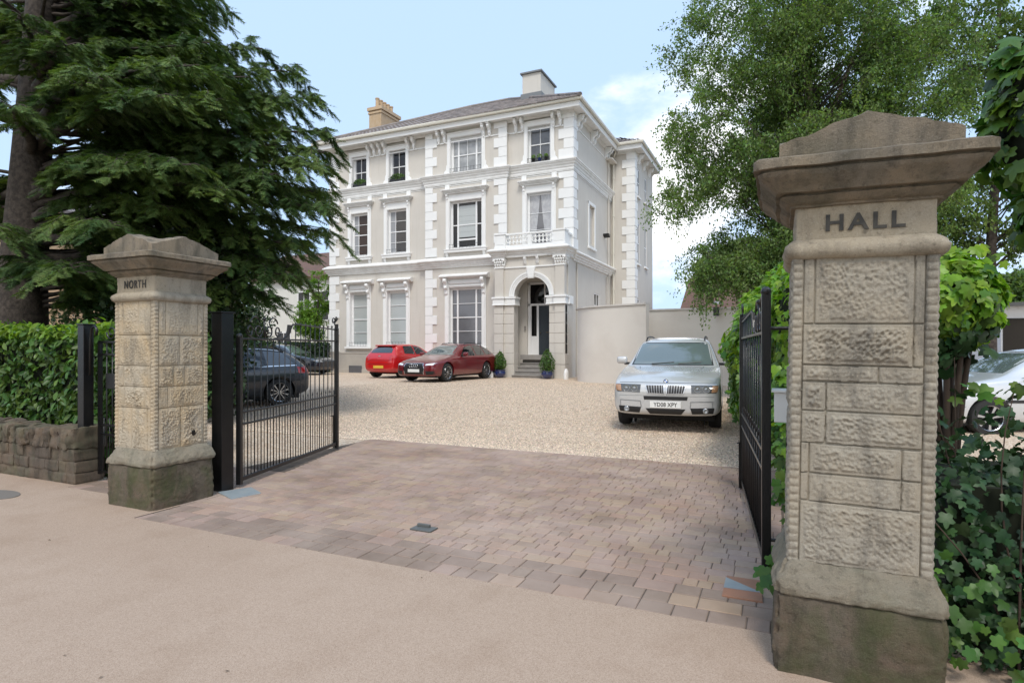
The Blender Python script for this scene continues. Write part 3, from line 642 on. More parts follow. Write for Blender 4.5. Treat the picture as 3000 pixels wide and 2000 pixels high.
# ------------------------------------------------------------------ the villa
V = empty('villa', (-15.1, 24.78, 0)); tag(V, 'large cream stuccoed three storey villa with white quoins and an arched porch', 'house')
OX, OY = -15.1, 24.78
G0 = .2
def vb(b, name, m, parent=None, **k):
    """mesh written in world coordinates, parented to the villa or to one of its parts"""
    b.v = [(x - OX, y - OY, z) for x, y, z in b.v]
    return b.build(name, m, parent or V, **k)
YA, YB, YP = 24.78, 24.63, 23.48
XL, X1, X2, XR = -21.90, -15.81, -11.43, -8.32
ZT = 11.92
DEEP = 9.0
def holed(b, x0, x1, y, z0, z1, holes, rev=.22, T=None):
    """wall face in the plane y with rectangular openings and their reveals"""
    xs = sorted({x0, x1, *[h[0] for h in holes], *[h[1] for h in holes]}); zs = sorted({z0, z1, *[h[2] for h in holes], *[h[3] for h in holes]})
    for i in range(len(xs) - 1):
        for j in range(len(zs) - 1):
            cx, cz = (xs[i] + xs[i + 1]) / 2, (zs[j] + zs[j + 1]) / 2
            if any(h[0] < cx < h[1] and h[2] < cz < h[3] for h in holes): continue
            b.add([(xs[i], y, zs[j]), (xs[i + 1], y, zs[j]), (xs[i + 1], y, zs[j + 1]), (xs[i], y, zs[j + 1])], [(0, 1, 2, 3)], T)
    for h in holes:
        a, c, d, e = h[:4]
        b.add([(a, y, d), (c, y, d), (c, y, e), (a, y, e), (a, y + rev, d), (c, y + rev, d), (c, y + rev, e), (a, y + rev, e)],
              [(0, 4, 5, 1), (1, 5, 6, 2), (2, 6, 7, 3), (3, 7, 4, 0)], T)
# name, x0,x1,z0,z1 of the glass, plane, vertical bars, horizontal bars, filling, storey
WIN = [
 ('T', -20.35, -19.50, 9.86, 11.38, YA, [.5], [.5], 'glass'), ('T', -18.02, -17.10, 9.86, 11.40, YA, [.5], [.5], 'glass'),
 ('T', -14.36, -12.76, 9.86, 11.48, YB, [.2, .5, .8], [.5], 'paleglass'), ('T', -10.42, -9.40, 9.86, 11.45, YA, [.5], [.52], 'greyglass'),
 ('F', -20.42, -19.43, 6.30, 8.44, YA, [.33], [.25, .5, .75], 'brown'), ('F', -18.13, -17.05, 6.30, 8.44, YA, [.33], [.25, .5, .75], 'brownglass'),
 ('F', -14.40, -12.76, 6.26, 8.46, YB, [.2, .8], [.5], 'blindopen'), ('F', -10.47, -9.35, 5.98, 8.46, YA, [], [.35, .65], 'curtain'),
 ('G', -20.48, -19.46, 1.64, 4.34, YA, [], [.25, .5, .75], 'blind'), ('G', -18.15, -17.07, 1.64, 4.34, YA, [], [.25, .5, .75], 'blind'),
 ('G', -14.43, -12.76, 1.60, 4.33, YB, [.2, .8], [.26, .5, .74], 'greyblind')]
def hole(wn): return (wn[1] - .05, wn[2] + .05, wn[3] - .06, wn[4] + .05)
b = MB()
holed(b, XL, X1, YA, -.2, ZT, [hole(q) for q in WIN if q[2] < X1]); holed(b, X1, X2, YB, -.2, ZT, [hole(q) for q in WIN if X1 < q[1] and q[2] < X2])
DOOR = (-10.50, -8.98, 1.2, 4.50)
holed(b, X2, XR, YA, -.2, ZT, [hole(q) for q in WIN if q[1] > X2] + [DOOR], .25)
b.add([(X1, YB, -.2), (X1, YA, -.2), (X1, YA, ZT), (X1, YB, ZT), (X2, YB, -.2), (X2, YA, -.2), (X2, YA, ZT), (X2, YB, ZT)], [(0, 3, 2, 1), (4, 5, 6, 7)])
YS = 31.15
# right side wall with a blind window and a small one; T maps (x,y,z) of a front-facing wall on to the side
TS = Matrix.Translation((XR, 0, 0)) @ Matrix.Rotation(R(90), 4, 'Z')       # local x -> world y, local y -> -world x
holed(b, YA, YS, 0, -.2, ZT, [(27.15, 27.98, 6.45, 8.30), (28.0, 28.9, 3.0, 4.20)], .12, TS)
XW = XR + 1.26; YW2 = 35.95
b.add([(XR, YS, -.2), (XW, YS, -.2), (XW, YS, ZT), (XR, YS, ZT)], [(0, 1, 2, 3)])
TW = Matrix.Translation((XW, 0, 0)) @ Matrix.Rotation(R(90), 4, 'Z')
WW = [(31.9 - .15, 32.35, 9.66, 11.18), (33.72, 34.30, 9.75, 11.15), (31.75, 32.35, 6.05, 8.25), (33.68, 34.28, 6.1, 8.28), (31.75, 32.35, 2.6, 4.15), (33.68, 34.28, 2.6, 4.1)]
holed(b, YS, YW2, 0, -.2, ZT, WW, .15, TW)
b.add([(XL, YA, -.2), (XL, YW2, -.2), (XW, YW2, -.2), (XL, YA, ZT), (XL, YW2, ZT), (XW, YW2, ZT)], [(0, 3, 4, 1), (1, 4, 5, 2)])
vb(b, 'wall', M['render'])
# dark rooms behind the openings so that the glass has depth behind it
b = MB(); b.box(XL + .3, XR - .3, YA + 1.2, YA + 1.3, .5, 11.6); vb(b, 'room_partition', M['room'])
# plinth course
b = MB(); b.box(XL - .04, X1 + .02, YA - .06, YA, -.2, 1.22); b.box(XL - .05, X1, YA - .075, YA, 1.22, 1.30); b.box(X1 - .04, X2 + .04, YB - .06, YB, -.2, 1.22); b.box(X1 - .05, X2 + .05, YB - .075, YB, 1.22, 1.30)
b.box(XL - .07, X1, YA - .10, YA, -.2, .42)
vb(b, 'plinth', mat('plinth_render', (.45, .415, .365), .85, (.36, .33, .30), 1.2, .6, .05, 50), bevel=.008)
b = MB(); b.box(-20.55, -19.72, YA - .104, YA - .09, .2, .60); vb(b, 'basement_grille', M['greyblind'])
# quoins
def quoin(xo, y, z0, z1, sgn, longf, ret=None, name='quoin_stack', t=.045):
    b = MB(); z = z0; i = 0 if longf else 1
    while z < z1 - .08:
        h = min(.44, z1 - z); wd = .66 if i % 2 == 0 else .42
        b.box(xo, xo + sgn * wd, y - t, y, z + .012, z + h - .012)
        b.box(xo + sgn * .01, xo + sgn * (wd - .015), y - t + .014, y, z, z + .012); b.box(xo + sgn * .01, xo + sgn * (wd - .015), y - t + .014, y, z + h - .012, z + h)
        if ret:                                         # return on the side wall
            wr = .42 if i % 2 == 0 else .62
            b.box(xo, xo + t, y - t, y + wr, z + .012, z + h - .012)
        z += h; i += 1
    vb(b, name, M['white'], bevel=.012)
for z0, z1, lf in ((1.32, 5.32, 1), (5.90, 9.28, 0), (9.84, 11.9, 1)):
    quoin(XL, YA, z0, z1, 1, lf); quoin(X1, YB, z0, z1, 1, not lf)
    if z0 > 5: quoin(X2, YB, z0, z1, -1, lf); quoin(XR, YA, z0, z1, -1, lf, True)
quoin(XW, YS, 2.0, 5.3, -1, 1, True); quoin(XW, YS, 5.3, 11.9, -1, 0, True)
# moulded string courses swept along the facade with its breaks
def sweep(b, path, prof):
    """path: plan polyline (outer wall face, going left to right), prof [(out, z)]"""
    P = [Vector(p) for p in path]; n = len(P); mit = []
    for i in range(n):
        d0 = (P[i] - P[i - 1]).normalized() if i else (P[1] - P[0]).normalized(); d1 = (P[i + 1] - P[i]).normalized() if i < n - 1 else d0
        n0 = Vector((d0.y, -d0.x)); n1_ = Vector((d1.y, -d1.x)); m_ = (n0 + n1_); m_ = m_ / max(m_.dot(n0), .2); mit.append(m_)
    vs = [(P[i].x + mit[i].x * o, P[i].y + mit[i].y * o, z) for i in range(n) for o, z in prof]; k = len(prof)
    fs = [(i * k + j, (i + 1) * k + j, (i + 1) * k + (j + 1) % k, i * k + (j + 1) % k) for i in range(n - 1) for j in range(k)]
    fs += [tuple(range(k)), tuple(range((n - 1) * k, n * k))[::-1]]
    b.add(vs, fs)
fac = [(XL, YW2), (XL, YA), (X1, YA), (X1, YB), (X2, YB), (X2, YA), (XR, YA), (XR, YS)]
S1 = [(0, 9.30), (.045, 9.30), (.045, 9.345), (.06, 9.355), (.06, 9.46), (.085, 9.475), (.10, 9.56), (.14, 9.60), (.15, 9.66), (.19, 9.69), (.20, 9.74), (.225, 9.75), (.225, 9.80), (.05, 9.845), (0, 9.85)]
b = MB(); sweep(b, fac, S1); vb(b, 'string_course', M['white_grey'])
S2 = [(0, 5.34), (.06, 5.34), (.07, 5.40), (.12, 5.44), (.13, 5.50), (.18, 5.53), (.19, 5.60), (.25, 5.63), (.28, 5.66), (.28, 5.70), (.14, 5.80), (0, 5.86)]
b = MB(); sweep(b, fac, S2); vb(b, 'string_course', M['white_grey'])
b = MB(); sweep(b, fac, [(0, 11.30), (.03, 11.30), (.03, 11.335), (.012, 11.35), (0, 11.36)]); sweep(b, fac, [(0, 9.24), (.02, 9.24), (.02, 9.27), (0, 9.27)]); vb(b, 'picture_moulding', M['white'])
# eaves: soffit, fascia, gutter
eav = [(XL, YW2), (XL, YB), (XR, YB + .1), (XR, YS)]
b = MB(); sweep(b, eav, [(0, 11.80), (.05, 11.84), (.10, 11.90), (.42, 11.90), (.42, 12.20), (0, 12.20)]); vb(b, 'soffit', M['white_grey'])
b = MB(); sweep(b, eav, [(.42, 11.875), (.455, 11.875), (.455, 12.0), (.475, 12.02), (.475, 12.135), (.42, 12.135)]); vb(b, 'fascia', M['white'])
def gutter(path, name='gutter'):
    b = MB(); sweep(b, path, [(.475, 12.15), (.50, 12.10), (.55, 12.09), (.595, 12.12), (.61, 12.19), (.60, 12.235), (.575, 12.235), (.57, 12.18), (.53, 12.15), (.50, 12.235), (.475, 12.235)])
    vb(b, name, mat('ivory_gutter_plastic', (.66, .63, .55), .35))
gutter(eav)
wv = [(XW - 1.26, YS), (XW, YS), (XW, YW2)]
b = MB(); sweep(b, wv, [(0, 11.80), (.05, 11.84), (.10, 11.90), (.42, 11.90), (.42, 12.20), (0, 12.20)]); vb(b, 'soffit', M['white_grey'])
b = MB(); sweep(b, wv, [(.42, 11.875), (.455, 11.875), (.455, 12.0), (.475, 12.02), (.475, 12.135), (.42, 12.135)]); vb(b, 'fascia', M['white'])
gutter(wv)
# paired scroll brackets under the eaves
def bracket(b, x, y, T=None, s=1., zt=11.88):
    pr = [(0, 0), (-.34, 0), (-.34, -.07), (-.30, -.10), (-.31, -.17), (-.25, -.24), (-.17, -.26), (-.13, -.34), (-.14, -.42), (-.10, -.50), (-.03, -.53), (0, -.56)]
    w_ = .062 * s
    b.prism([(y + p[0] * s, zt + p[1] * s) for p in pr], x - w_, x + w_, 'x', T)
    b.box(x - w_ - .018, x + w_ + .018, y - .36 * s, y, zt - .035, zt, T)
for xs in ((-19.27, -18.95), (-18.60, -18.28), (-16.88, -16.54), (-15.02, -14.70), (-12.60, -12.30), (-11.02, -10.70), (-9.20, -8.88)):
    b = MB(); y = YB if X1 < xs[0] < X2 else YA
    for x in xs: bracket(b, x, y)
    b.box(xs[0] - .14, xs[1] + .14, y - .05, y, 11.28, 11.34)
    for x in xs: b.ball((x, y - .07, 11.33), .05, n=8, m=6)
    vb(b, 'bracket', M['white'], bevel=.006, seg=1)
for yc in (25.5, 27.7, 30.2):
    b = MB()
    for d in (-.17, .17): bracket(b, yc + d, 0, Matrix.Translation((XR, 0, 0)) @ Matrix.Rotation(R(90), 4, 'Z'))
    vb(b, 'bracket', M['white'], bevel=.006, seg=1)
for yc in (31.9, 33.2, 34.6):
    b = MB(); bracket(b, yc, 0, TW); vb(b, 'bracket', M['white'], bevel=.006, seg=1)
# hipped roof with pantile ribs
zr0, pitch = 12.20, math.tan(R(27.3))
ex0, ex1, ey0, ey1 = XL - .55, XR + .55, YA - .68, YW2 + .5
hw_ = (ey1 - ey0) / 2; rz = zr0 + hw_ * pitch; ry = ey0 + hw_
b = MB()
def rz_at(x, y): return zr0 + min(y - ey0, ey1 - y, x - ex0, ex1 - x) * pitch
tile = .235; ny = int(hw_ / .30)
def slope(b, a0, a1, hip0, hip1, mapf):
    """rib tiles on one roof slope: runs from eave (d=0) to the ridge (d=hw_), hips cut the ends"""
    x = a0
    while x < a1:
        for j in range(ny + 1):
            d0 = j * .30; d1 = min(d0 + .30, hw_)
            if d0 >= hw_: break
            if (hip0 and x - a0 < d0 - .05) or (hip1 and a1 - x < d0 + tile - .05): continue
            z0 = zr0 + d0 * pitch + .035; z1 = zr0 + d1 * pitch + .012; n = 5; vs = []
            jit = .004 * math.sin(x * 37 + d0 * 91)
            for d, z in ((d0 - .02, z0), (d1, z1)):
                for i in range(n):
                    t = i / (n - 1); vs.append(mapf(x + tile * t * .99, d, z + .032 * math.sin(PI * t) ** 1.0 * (1 if t < .7 else .6) + jit))
            for i in range(n): t = i / (n - 1); vs.append(mapf(x + tile * t * .99, d0 - .02, z0 - .03))
            fs = [(i, i + 1, n + i + 1, n + i) for i in range(n - 1)] + [(2 * n + i, 2 * n + i + 1, i + 1, i) for i in range(n - 1)]
            b.add(vs, fs)
        x += tile
slope(b, ex0, ex1, 1, 1, lambda u, d, z: (u, ey0 + d, z)); slope(b, ey0, ey1, 1, 1, lambda u, d, z: (ex1 - d, u, z))
rx0, rx1 = ex0 + hw_, ex1 - hw_
b.add([(ex0, ey0, zr0), (ex1, ey0, zr0), (ex1, ey1, zr0), (ex0, ey1, zr0), (rx0, ry, rz - .02), (rx1, ry, rz - .02)], [(0, 1, 5, 4), (1, 2, 5), (2, 3, 4, 5), (3, 0, 4)])
for p0, p1 in (((rx0, ry, rz + .06), (rx1, ry, rz + .06)), ((ex1, ey0, zr0 + .06), (rx1, ry, rz + .06)), ((ex0, ey0, zr0 + .06), (rx0, ry, rz + .06))):
    b.tube([p0, p1], .10, 8)
wx1 = XW + .5; hw2 = (wx1 - XR + 3) / 2
# wing roof
zr1 = zr0
b2 = MB(); wy0 = YS - .5; wl = XR - 2.6
def wslope(b):
    x = wl
    hh = 1.9
    for side in (0, 1):
        L0, L1 = (wl, wx1) if side == 0 else (wy0, YW2 + .5)
        x = L0
        while x < L1 - .1:
            for j in range(int(hh / .3) + 1):
                d0 = j * .3; d1 = min(d0 + .3, hh)
                if side == 0 and wx1 - x < d0 + .2: continue
                if side == 1 and x - wy0 < d0 - .05: continue
                vs = []; n = 5
                for d, z in ((d0, zr1 + d0 * pitch + .035), (d1, zr1 + d1 * pitch + .012)):
                    for i in range(n):
                        t = i / (n - 1); q = (x + tile * t, wy0 + d) if side == 0 else (wx1 - d, x + tile * t)
                        vs.append((q[0], q[1], z + .032 * math.sin(PI * t)))
                b.add(vs, [(i, i + 1, n + i + 1, n + i) for i in range(n - 1)])
            x += tile
    b.add([(wl, wy0, zr1), (wx1, wy0, zr1), (wx1, YW2 + .5, zr1), (wl, YW2 + .5, zr1), (wl, wy0 + hh, zr1 + hh * pitch), (wx1 - hh, wy0 + hh, zr1 + hh * pitch), (wx1 - hh, YW2 + .5, zr1 + hh * pitch), (wl, YW2 + .5, zr1 + hh * pitch)], [(0, 1, 5, 4), (1, 2, 6, 5), (4, 5, 6, 7)])
wslope(b)
roof = vb(b, 'roof', M['slate'])
# chimneys (sub-parts of the roof)
b = MB(); cx0, cx1, cy0, cy1 = -21.28, -20.45, 27.3, 29.0
b.box(cx0, cx1, cy0, cy1, 12.8, 15.0); b.box(cx0 - .05, cx1 + .05, cy0 - .05, cy1 + .05, 14.72, 14.82); b.box(cx0 - .09, cx1 + .09, cy0 - .09, cy1 + .09, 14.90, 15.08)
for i in range(28): b.box(cx0 - .004, cx1 + .004, cy0 - .004, cy1 + .004, 12.9 + i * .075, 12.9 + i * .075 + .062)
for i in range(5):
    yy_ = cy0 + .2 + i * .325; b.lathe([(.13, 15.05), (.13, 15.12), (.11, 15.14), (.10, 15.56), (.125, 15.59), (.125, 15.65), (.09, 15.65)], 10, Matrix.Translation(((cx0 + cx1) / 2, yy_, 0)))
vb(b, 'chimney', M['brickch'], roof)
b = MB(); b.box(-12.13, -11.12, 28.0, 30.05, 13.6, 15.52); vb(b, 'chimney', M['render'], roof, bevel=.01)
b = MB(); b.box(-12.22, -11.03, 27.91, 30.14, 15.52, 15.60); b.box(-12.20, -11.05, 27.93, 30.12, 14.05, 14.5); vb(b, 'chimney_capping', M['lead'], roof)
# windows
FILL = {'glass': M['glass'], 'paleglass': mat('net_curtain_behind_glass', (.36, .37, .38), .15, (.16, .17, .18), 2.5, .7, coat=.8), 'greyglass': mat('grey_reflecting_glass', (.05, .053, .06), .06, (.16, .165, .18), 1.2, .6, coat=.6),
        'brown': M['warmroom'], 'brownglass': mat('brown_room_behind_glass', (.022, .017, .014), .1, (.06, .052, .047), 2, .5, coat=.3), 'blindopen': M['blind'], 'curtain': M['curtain'], 'blind': M['blind'], 'greyblind': M['greyblind']}
def window(wn):
    st, x0, x1, z0, z1, y, vbs, hbs, fill = wn
    s = MB(); e = .27 if st == 'G' else .25 if st == 'F' else .22
    ht = z1 + .05
    # architrave
    s.box(x0 - e, x0 - .05, y - .055, y, z0 - .06, ht); s.box(x1 + .05, x1 + e, y - .055, y, z0 - .06, ht)
    s.box(x0 - e + .06, x0 - .065, y - .075, y - .055, z0 - .05, ht); s.box(x1 + .065, x1 + e - .06, y - .075, y - .055, z0 - .05, ht)
    s.box(x0 - .05, x0 - .035, y - .05, y + .2, z0 - .06, ht); s.box(x1 + .035, x1 + .05, y - .05, y + .2, z0 - .06, ht); s.box(x0 - .05, x1 + .05, y - .05, y + .2, ht - .015, ht + .0)
    if st == 'T':
        s.box(x0 - e, x1 + e, y - .055, y, ht, ht + .17); s.box(x0 - e - .02, x1 + e + .02, y - .09, y, ht + .17, ht + .215)
        for sx in (x0 - e, x1 + e):
            d = -1 if sx < (x0 + x1) / 2 else 1
            s.prism([(sx, z0 - .04), (sx + d * .16, z0 - .04), (sx + d * .15, z0 + .08), (sx + d * .06, z0 + .16), (sx + d * .05, z0 + .34), (sx, z0 + .42)], y - .05, y, 'y')
        s.box(x0 - e - .15, x1 + e + .15, y - .12, y, 9.835, z0 - .055)
    if st == 'F':
        s.box(x0 - e, x1 + e, y - .055, y, ht, 8.83)
        s.box(x0 - .30, x1 + .30, y - .14, y - .005, 6.05, 6.17); s.box(x0 - .33, x1 + .33, y - .17, y - .005, 6.17, z0 - .055)
        for sx in (x0 - .17, x1 + .17): s.prism([(y, 5.84), (y - .05, 5.87), (y - .10, 6.0), (y - .12, 6.05), (y, 6.05)], sx - .06, sx + .06, 'x'); s.box(sx - .12, sx + .12, y - .05, y, 9.04, 9.30)
    if st == 'G':
        s.box(x0 - e, x1 + e, y - .055, y, ht, 4.80); s.box(x0 - .03, x1 + .03, y - .10, y - .055, 4.42, 4.47); s.box(x0 - .03, x1 + .03, y - .12, y - .055, 4.56, 4.70)
        s.box(x0 - .32, x1 + .32, y - .16, y - .005, z0 - .16, z0 - .055)
    top = vb(s, 'window', M['white'], bevel=.006, seg=1)
    # sash in the reveal
    ys = y + .13; f = MB(); fr = .055
    f.box(x0 - .04, x0 + fr, ys, ys + .07, z0 - .05, z1 + .03); f.box(x1 - fr, x1 + .04, ys, ys + .07, z0 - .05, z1 + .03)
    f.box(x0 + fr, x1 - fr, ys + .002, ys + .068, z1 - fr, z1 + .03); f.box(x0 + fr, x1 - fr, ys + .002, ys + .068, z0 - .05, z0 + .06)
    for v in vbs:
        t = .042 if len(vbs) >= 2 and v != .5 else .013; x = x0 + (x1 - x0) * v; f.box(x - t, x + t, ys + .004, ys + .066, z0 + .06, z1 - fr)
    for hb_ in hbs:
        t = .024 if abs(hb_ - .5) < .03 else .012; z = z0 + (z1 - z0) * hb_; f.box(x0 + fr, x1 - fr, ys + .008, ys + .062, z - t, z + t)
    if fill == 'blindopen': f.box(x0 + .36, x1 - .36, ys - .01, ys + .06, z0 + .36, z0 + .44)
    vb(f, 'sash_frame', M['sash'], top, bevel=.004, seg=1)
    g = MB(); g.add([(x0, ys + .045, z0), (x1, ys + .045, z0), (x1, ys + .045, z1), (x0, ys + .045, z1)], [(0, 1, 2, 3)])
    if fill == 'blindopen':
        g = MB(); g.box(x0, x1, ys + .045, ys + .05, z0, z1); vb(g, 'pane', M['glass'], top)
        g = MB()
        for i in range(6): g.box(x0 + .35, x1 - .35, ys + .030 + .004 * (i % 2), ys + .043, z0 + .52 + i * .25, z0 + .52 + i * .25 + .245)
        vb(g, 'roller_blind', M['blind'], top)
        return top
    if fill == 'curtain':
        g = MB(); g.box(x0, x1, ys + .045, ys + .05, z0, z1); vb(g, 'pane', M['greyblind'], top)
        for sg in (-1, 1):
            g = MB(); n = 26; vs = []
            xe = x0 if sg < 0 else x1
            for j in range(13):
                t = j / 12; z = z1 - (z1 - z0) * t; wd = .53 - .30 * t ** 1.5
                for i in range(n + 1): u = i / n; vs.append((xe - sg * wd * u, ys + .034 - .007 * math.sin(u * 38 + t), z))
            g.add(vs, [(j * (n + 1) + i, j * (n + 1) + i + 1, (j + 1) * (n + 1) + i + 1, (j + 1) * (n + 1) + i) for j in range(12) for i in range(n)])
            vb(g, 'curtain', M['curtain'], top, smooth=True)
        return top
    vb(g, 'pane', FILL[fill], top)
    if fill == 'brownglass' or fill == 'brown':
        g = MB(); g.box(x0 + .05, x0 + .33, ys + .030, ys + .043, z0 + .06, z1 - .05); vb(g, 'pane_strip', mat('grey_pane_strip', (.30, .31, .33), .4), top)  # pale grey strip down the left part of the pane
    if fill == 'glass':
        g = MB(); g.box(x0 + .05, x0 + .12, ys + .030, ys + .043, z0 + .06, z1 - .05); vb(g, 'pane_strip', mat('grey_pane_strip', (.30, .31, .33)), top)  # narrow grey strip at the left edge of the pane
    return top
wins = [window(q) for q in WIN]
def hood(x0, x1, y, z0, z1, out, big, parent):
    b = MB()
    if big:
        b.prism([(y, z0 - .02), (y - out * .55, z0), (y - out * .7, z0 + .05), (y - out, z0 + .07), (y - out, z0 + .13), (y - out * .45, z1), (y, z1 + .02)], x0, x1, 'x')
    else:
        for i, (o, za, zb_) in enumerate(((.55, 0, .3), (.72, .3, .55), (.88, .55, .75), (1, .75, 1))):
            dx = out * (1 - o); b.box(x0 + dx, x1 - dx, y - out * o, y, z0 + (z1 - z0) * za, z0 + (z1 - z0) * zb_ - (.0 if i == 3 else .002))
    vb(b, 'hood', M['white_grey'], parent, bevel=.006, seg=1)
for wn, top in zip(WIN, wins):
    st, x0, x1, z0, z1, y = wn[:6]
    if st == 'F': hood(x0 - .42, x1 + .42, y, 8.83, 9.035, .27, False, top)
    if st == 'G': hood(x0 - .46, x1 + .46, y, 4.80, 5.02, .34, True, top)
    if st in 'FG':
        zt, s = (4.80, 1.) if st == 'G' else (8.82, .78)
        for sx in (x0 - .16, x1 + .16):
            c = MB(); w_ = .085 * s if st == 'G' else .05
            d = [(0, 0), (-.25, 0), (-.27, -.08), (-.25, -.17), (-.18, -.22), (-.15, -.30), (-.17, -.38), (-.14, -.46), (-.08, -.52), (-.07, -.70), (-.02, -.78), (0, -.80)]
            c.prism([(y - .05 + a * s * (1 if st == 'G' else .55), zt + e_ * s * (1 if st == 'G' else .62)) for a, e_ in d], sx - w_, sx + w_, 'x')
            if st == 'G': c.ball((sx, y - .27, zt - .09), .085, .07, .085, n=10, m=6); c.ball((sx, y - .19, zt - .42), .07, .06, .07, n=10, m=6)
            vb(c, 'console', M['white'], top, bevel=.005, seg=1)
# iron guards in front of sills
for wn, top in zip(WIN, wins):
    st, x0, x1, z0, z1, y = wn[:6]
    if st == 'F' and x0 > -11: continue
    b = MB(); a, c, yy_, zb_ = x0 - .02, x1 + .02, y - .11, z0 - .04; h_ = .20
    for z in (zb_ + .03, zb_ + h_): b.tube([(a, y - .06, z), (a, yy_, z), (c, yy_, z), (c, y - .06, z)], .007, 5)
    n = max(4, int((c - a) / .17))
    for i in range(n + 1): x = a + (c - a) * i / n; b.tube([(x, yy_, zb_), (x, yy_, zb_ + h_ + .03)], .006, 5)
    vb(b, 'guard_rail', M['ironw'], top)
# side wall openings
b = MB(); b.box(27.15, 27.98, .105, .12, 6.45, 8.30, TS); vb(b, 'blind_panel', M['render'])
b = MB()
for q in ((26.98, 27.13, -.04, 0, 6.3, 8.45), (28.0, 28.15, -.04, 0, 6.3, 8.45), (26.98, 28.15, -.045, 0, 8.32, 8.47), (26.94, 28.19, -.09, 0, 6.22, 6.32)): b.box(*q, TS)
vb(b, 'blind_window_surround', M['white'], bevel=.005, seg=1)
def side_win(T, y0, y1, z0, z1, sill=True):
    b = MB(); b.box(y0, y1, .035, .06, z0, z1, T); w_ = vb(b, 'window', M['glass'])
    f = MB(); f.box(y0, y0 + .06, .015, .05, z0, z1, T); f.box(y1 - .06, y1, .015, .05, z0, z1, T); f.box(y0, y1, .016, .049, z1 - .06, z1, T); f.box(y0, y1, .016, .049, z0, z0 + .06, T)
    f.box((y0 + y1) / 2 - .02, (y0 + y1) / 2 + .02, .017, .048, z0, z1, T); f.box(y0, y1, .018, .047, (z0 + z1) / 2 - .02, (z0 + z1) / 2 + .02, T); vb(f, 'sash_frame', M['sash'], w_)
    if sill: f = MB(); f.box(y0 - .08, y1 + .08, -.09, .0, z0 - .09, z0 - .01, T); vb(f, 'sill', M['white'], w_)
side_win(TS, 28.0, 28.9, 3.0, 4.20, False)
for q in WW: side_win(TW, *q)
# downpipes
b = MB()
px, py = XR + .16, YS - .10
b.tube([(XR + .42, YS - .45, 12.1), (XR + .35, YS - .35, 11.9), (px, py, 11.6), (px, py, .2)], .055, 10)
for z in (10.5, 8.5, 6.5, 4.6, 2.5): b.lathe([(.075, z), (.075, z + .10)], 10, Matrix.Translation((px, py, 0)))
vb(b, 'downpipe', mat('ivory_gutter_plastic', (.66, .63, .55)))
b = MB(); b.tube([(XR + .07, YS - .75, 11.3), (XR + .07, YS - .75, .2)], .035, 8); b.tube([(XR + .05, YS - 1.0, 5.2), (XR + .05, YS - 1.0, .2)], .03, 8); b.box(XR, XR + .35, YS - 1.1, YS - .05, 11.28, 11.36); vb(b, 'downpipe', M['render'])
b = MB(); b.tube([(XR + .045, YA + .45, 5.3), (XR + .045, YA + .45, .2)], .035, 8); vb(b, 'downpipe', M['render'])
b = MB(); b.prism([(29.6, 7.28), (29.85, 7.18), (29.85, 7.32), (29.6, 7.36)], -.3, 0, 'y', TS); vb(b, 'floodlight', M['iron'])

# ---- porch
P = MB(); pxl, pxr = -11.52, -8.24; ai0, ai1 = -10.60, -8.97; acx, ar = (ai0 + ai1) / 2, (ai1 - ai0) / 2; zsp = 3.76
def arched(b, y, x0, x1, z0, z1, depth, mi=0, rin=None, n=28):
    """wall with an arched opening (front face, soffit and jambs) of real thickness"""
    r = rin or ar; pts = [(acx - r * math.cos(PI * i / n), zsp + r * math.sin(PI * i / n)) for i in range(n + 1)]
    for yy_, fl in ((y, False), (y + depth, True)):
        fs = []; vs = []
        def q(*p):
            o = len(vs); vs.extend([(a, yy_, c) for a, c in p]); fs.append(tuple(range(o, o + len(p)))[::-1] if fl else tuple(range(o, o + len(p))))
        q((x0, z0), (acx - r, z0), (acx - r, zsp), (x0, zsp)); q((acx + r, z0), (x1, z0), (x1, zsp), (acx + r, zsp))
        q((x0, zsp), pts[0], (x0, z1)) ; q((x1, zsp), (x1, z1), pts[-1])
        for i in range(n):
            xa = x0 + (x1 - x0) * i / n; xb = x0 + (x1 - x0) * (i + 1) / n
            q(pts[i], pts[i + 1], (xb, z1), (xa, z1))
        b.add(vs, fs)
    jm = [(acx - r, z0)] + pts + [(acx + r, z0)]
    vs = [(a, y, c) for a, c in jm] + [(a, y + depth, c) for a, c in jm]; m_ = len(jm)
    b.add(vs, [(i, m_ + i, m_ + i + 1, i + 1) for i in range(m_ - 1)])
arched(P, YP + .10, pxl + .06, pxr - .06, G0 - .3, 5.42, .42)
P.box(pxl + .06, pxl + .40, YP + .52, YA, -.1, 5.42); P.box(pxr - .40, pxr - .06, YP + .52, YA, -.1, 5.42)      # side walls
P.box(pxl + .4, pxr - .4, YP + .52, YA - .01, 4.75, 5.42)
porch = vb(P, 'porch', M['render'])
# rusticated piers below, pilasters above
b = MB()
zz = [.2, .82, 1.27]
for x0, x1 in ((pxl, ai0 + .0), (ai1 - .0, pxr)):
    left = x0 < -10; p0, p1 = (pxl, pxl + .44) if left else (pxr - .44, pxr)
    for za, zb_ in ((.0, .81), (.825, 1.27)):
        b.box(x0 - .02 if left else x0 - .012, x1 + .012 if left else x1 + .02, YP + .05, YP + .52, za, zb_); b.box(p0 - .03, p1 + .03, YP - .05, YP + .3, za, zb_)
    z = 1.285
    for i in range(5):
        zt = min(z + .43, 3.36); b.box(x0 if left else x0 + .004, x1 - .004 if left else x1, YP + .07, YP + .50, z, zt - .022); b.box(p0, p1, YP - .02, YP + .3, z, zt - .022); z = zt
    b.box(x0 + .012, x1 - .012, YP + .092, YP + .48, 1.27, 3.38); b.box(p0 + .015, p1 - .015, YP, YP + .3, 1.27, 3.38)
for hb2 in halves(b, acx): vb(hb2, 'pier', M['render'], porch, bevel=.012)
b = MB()
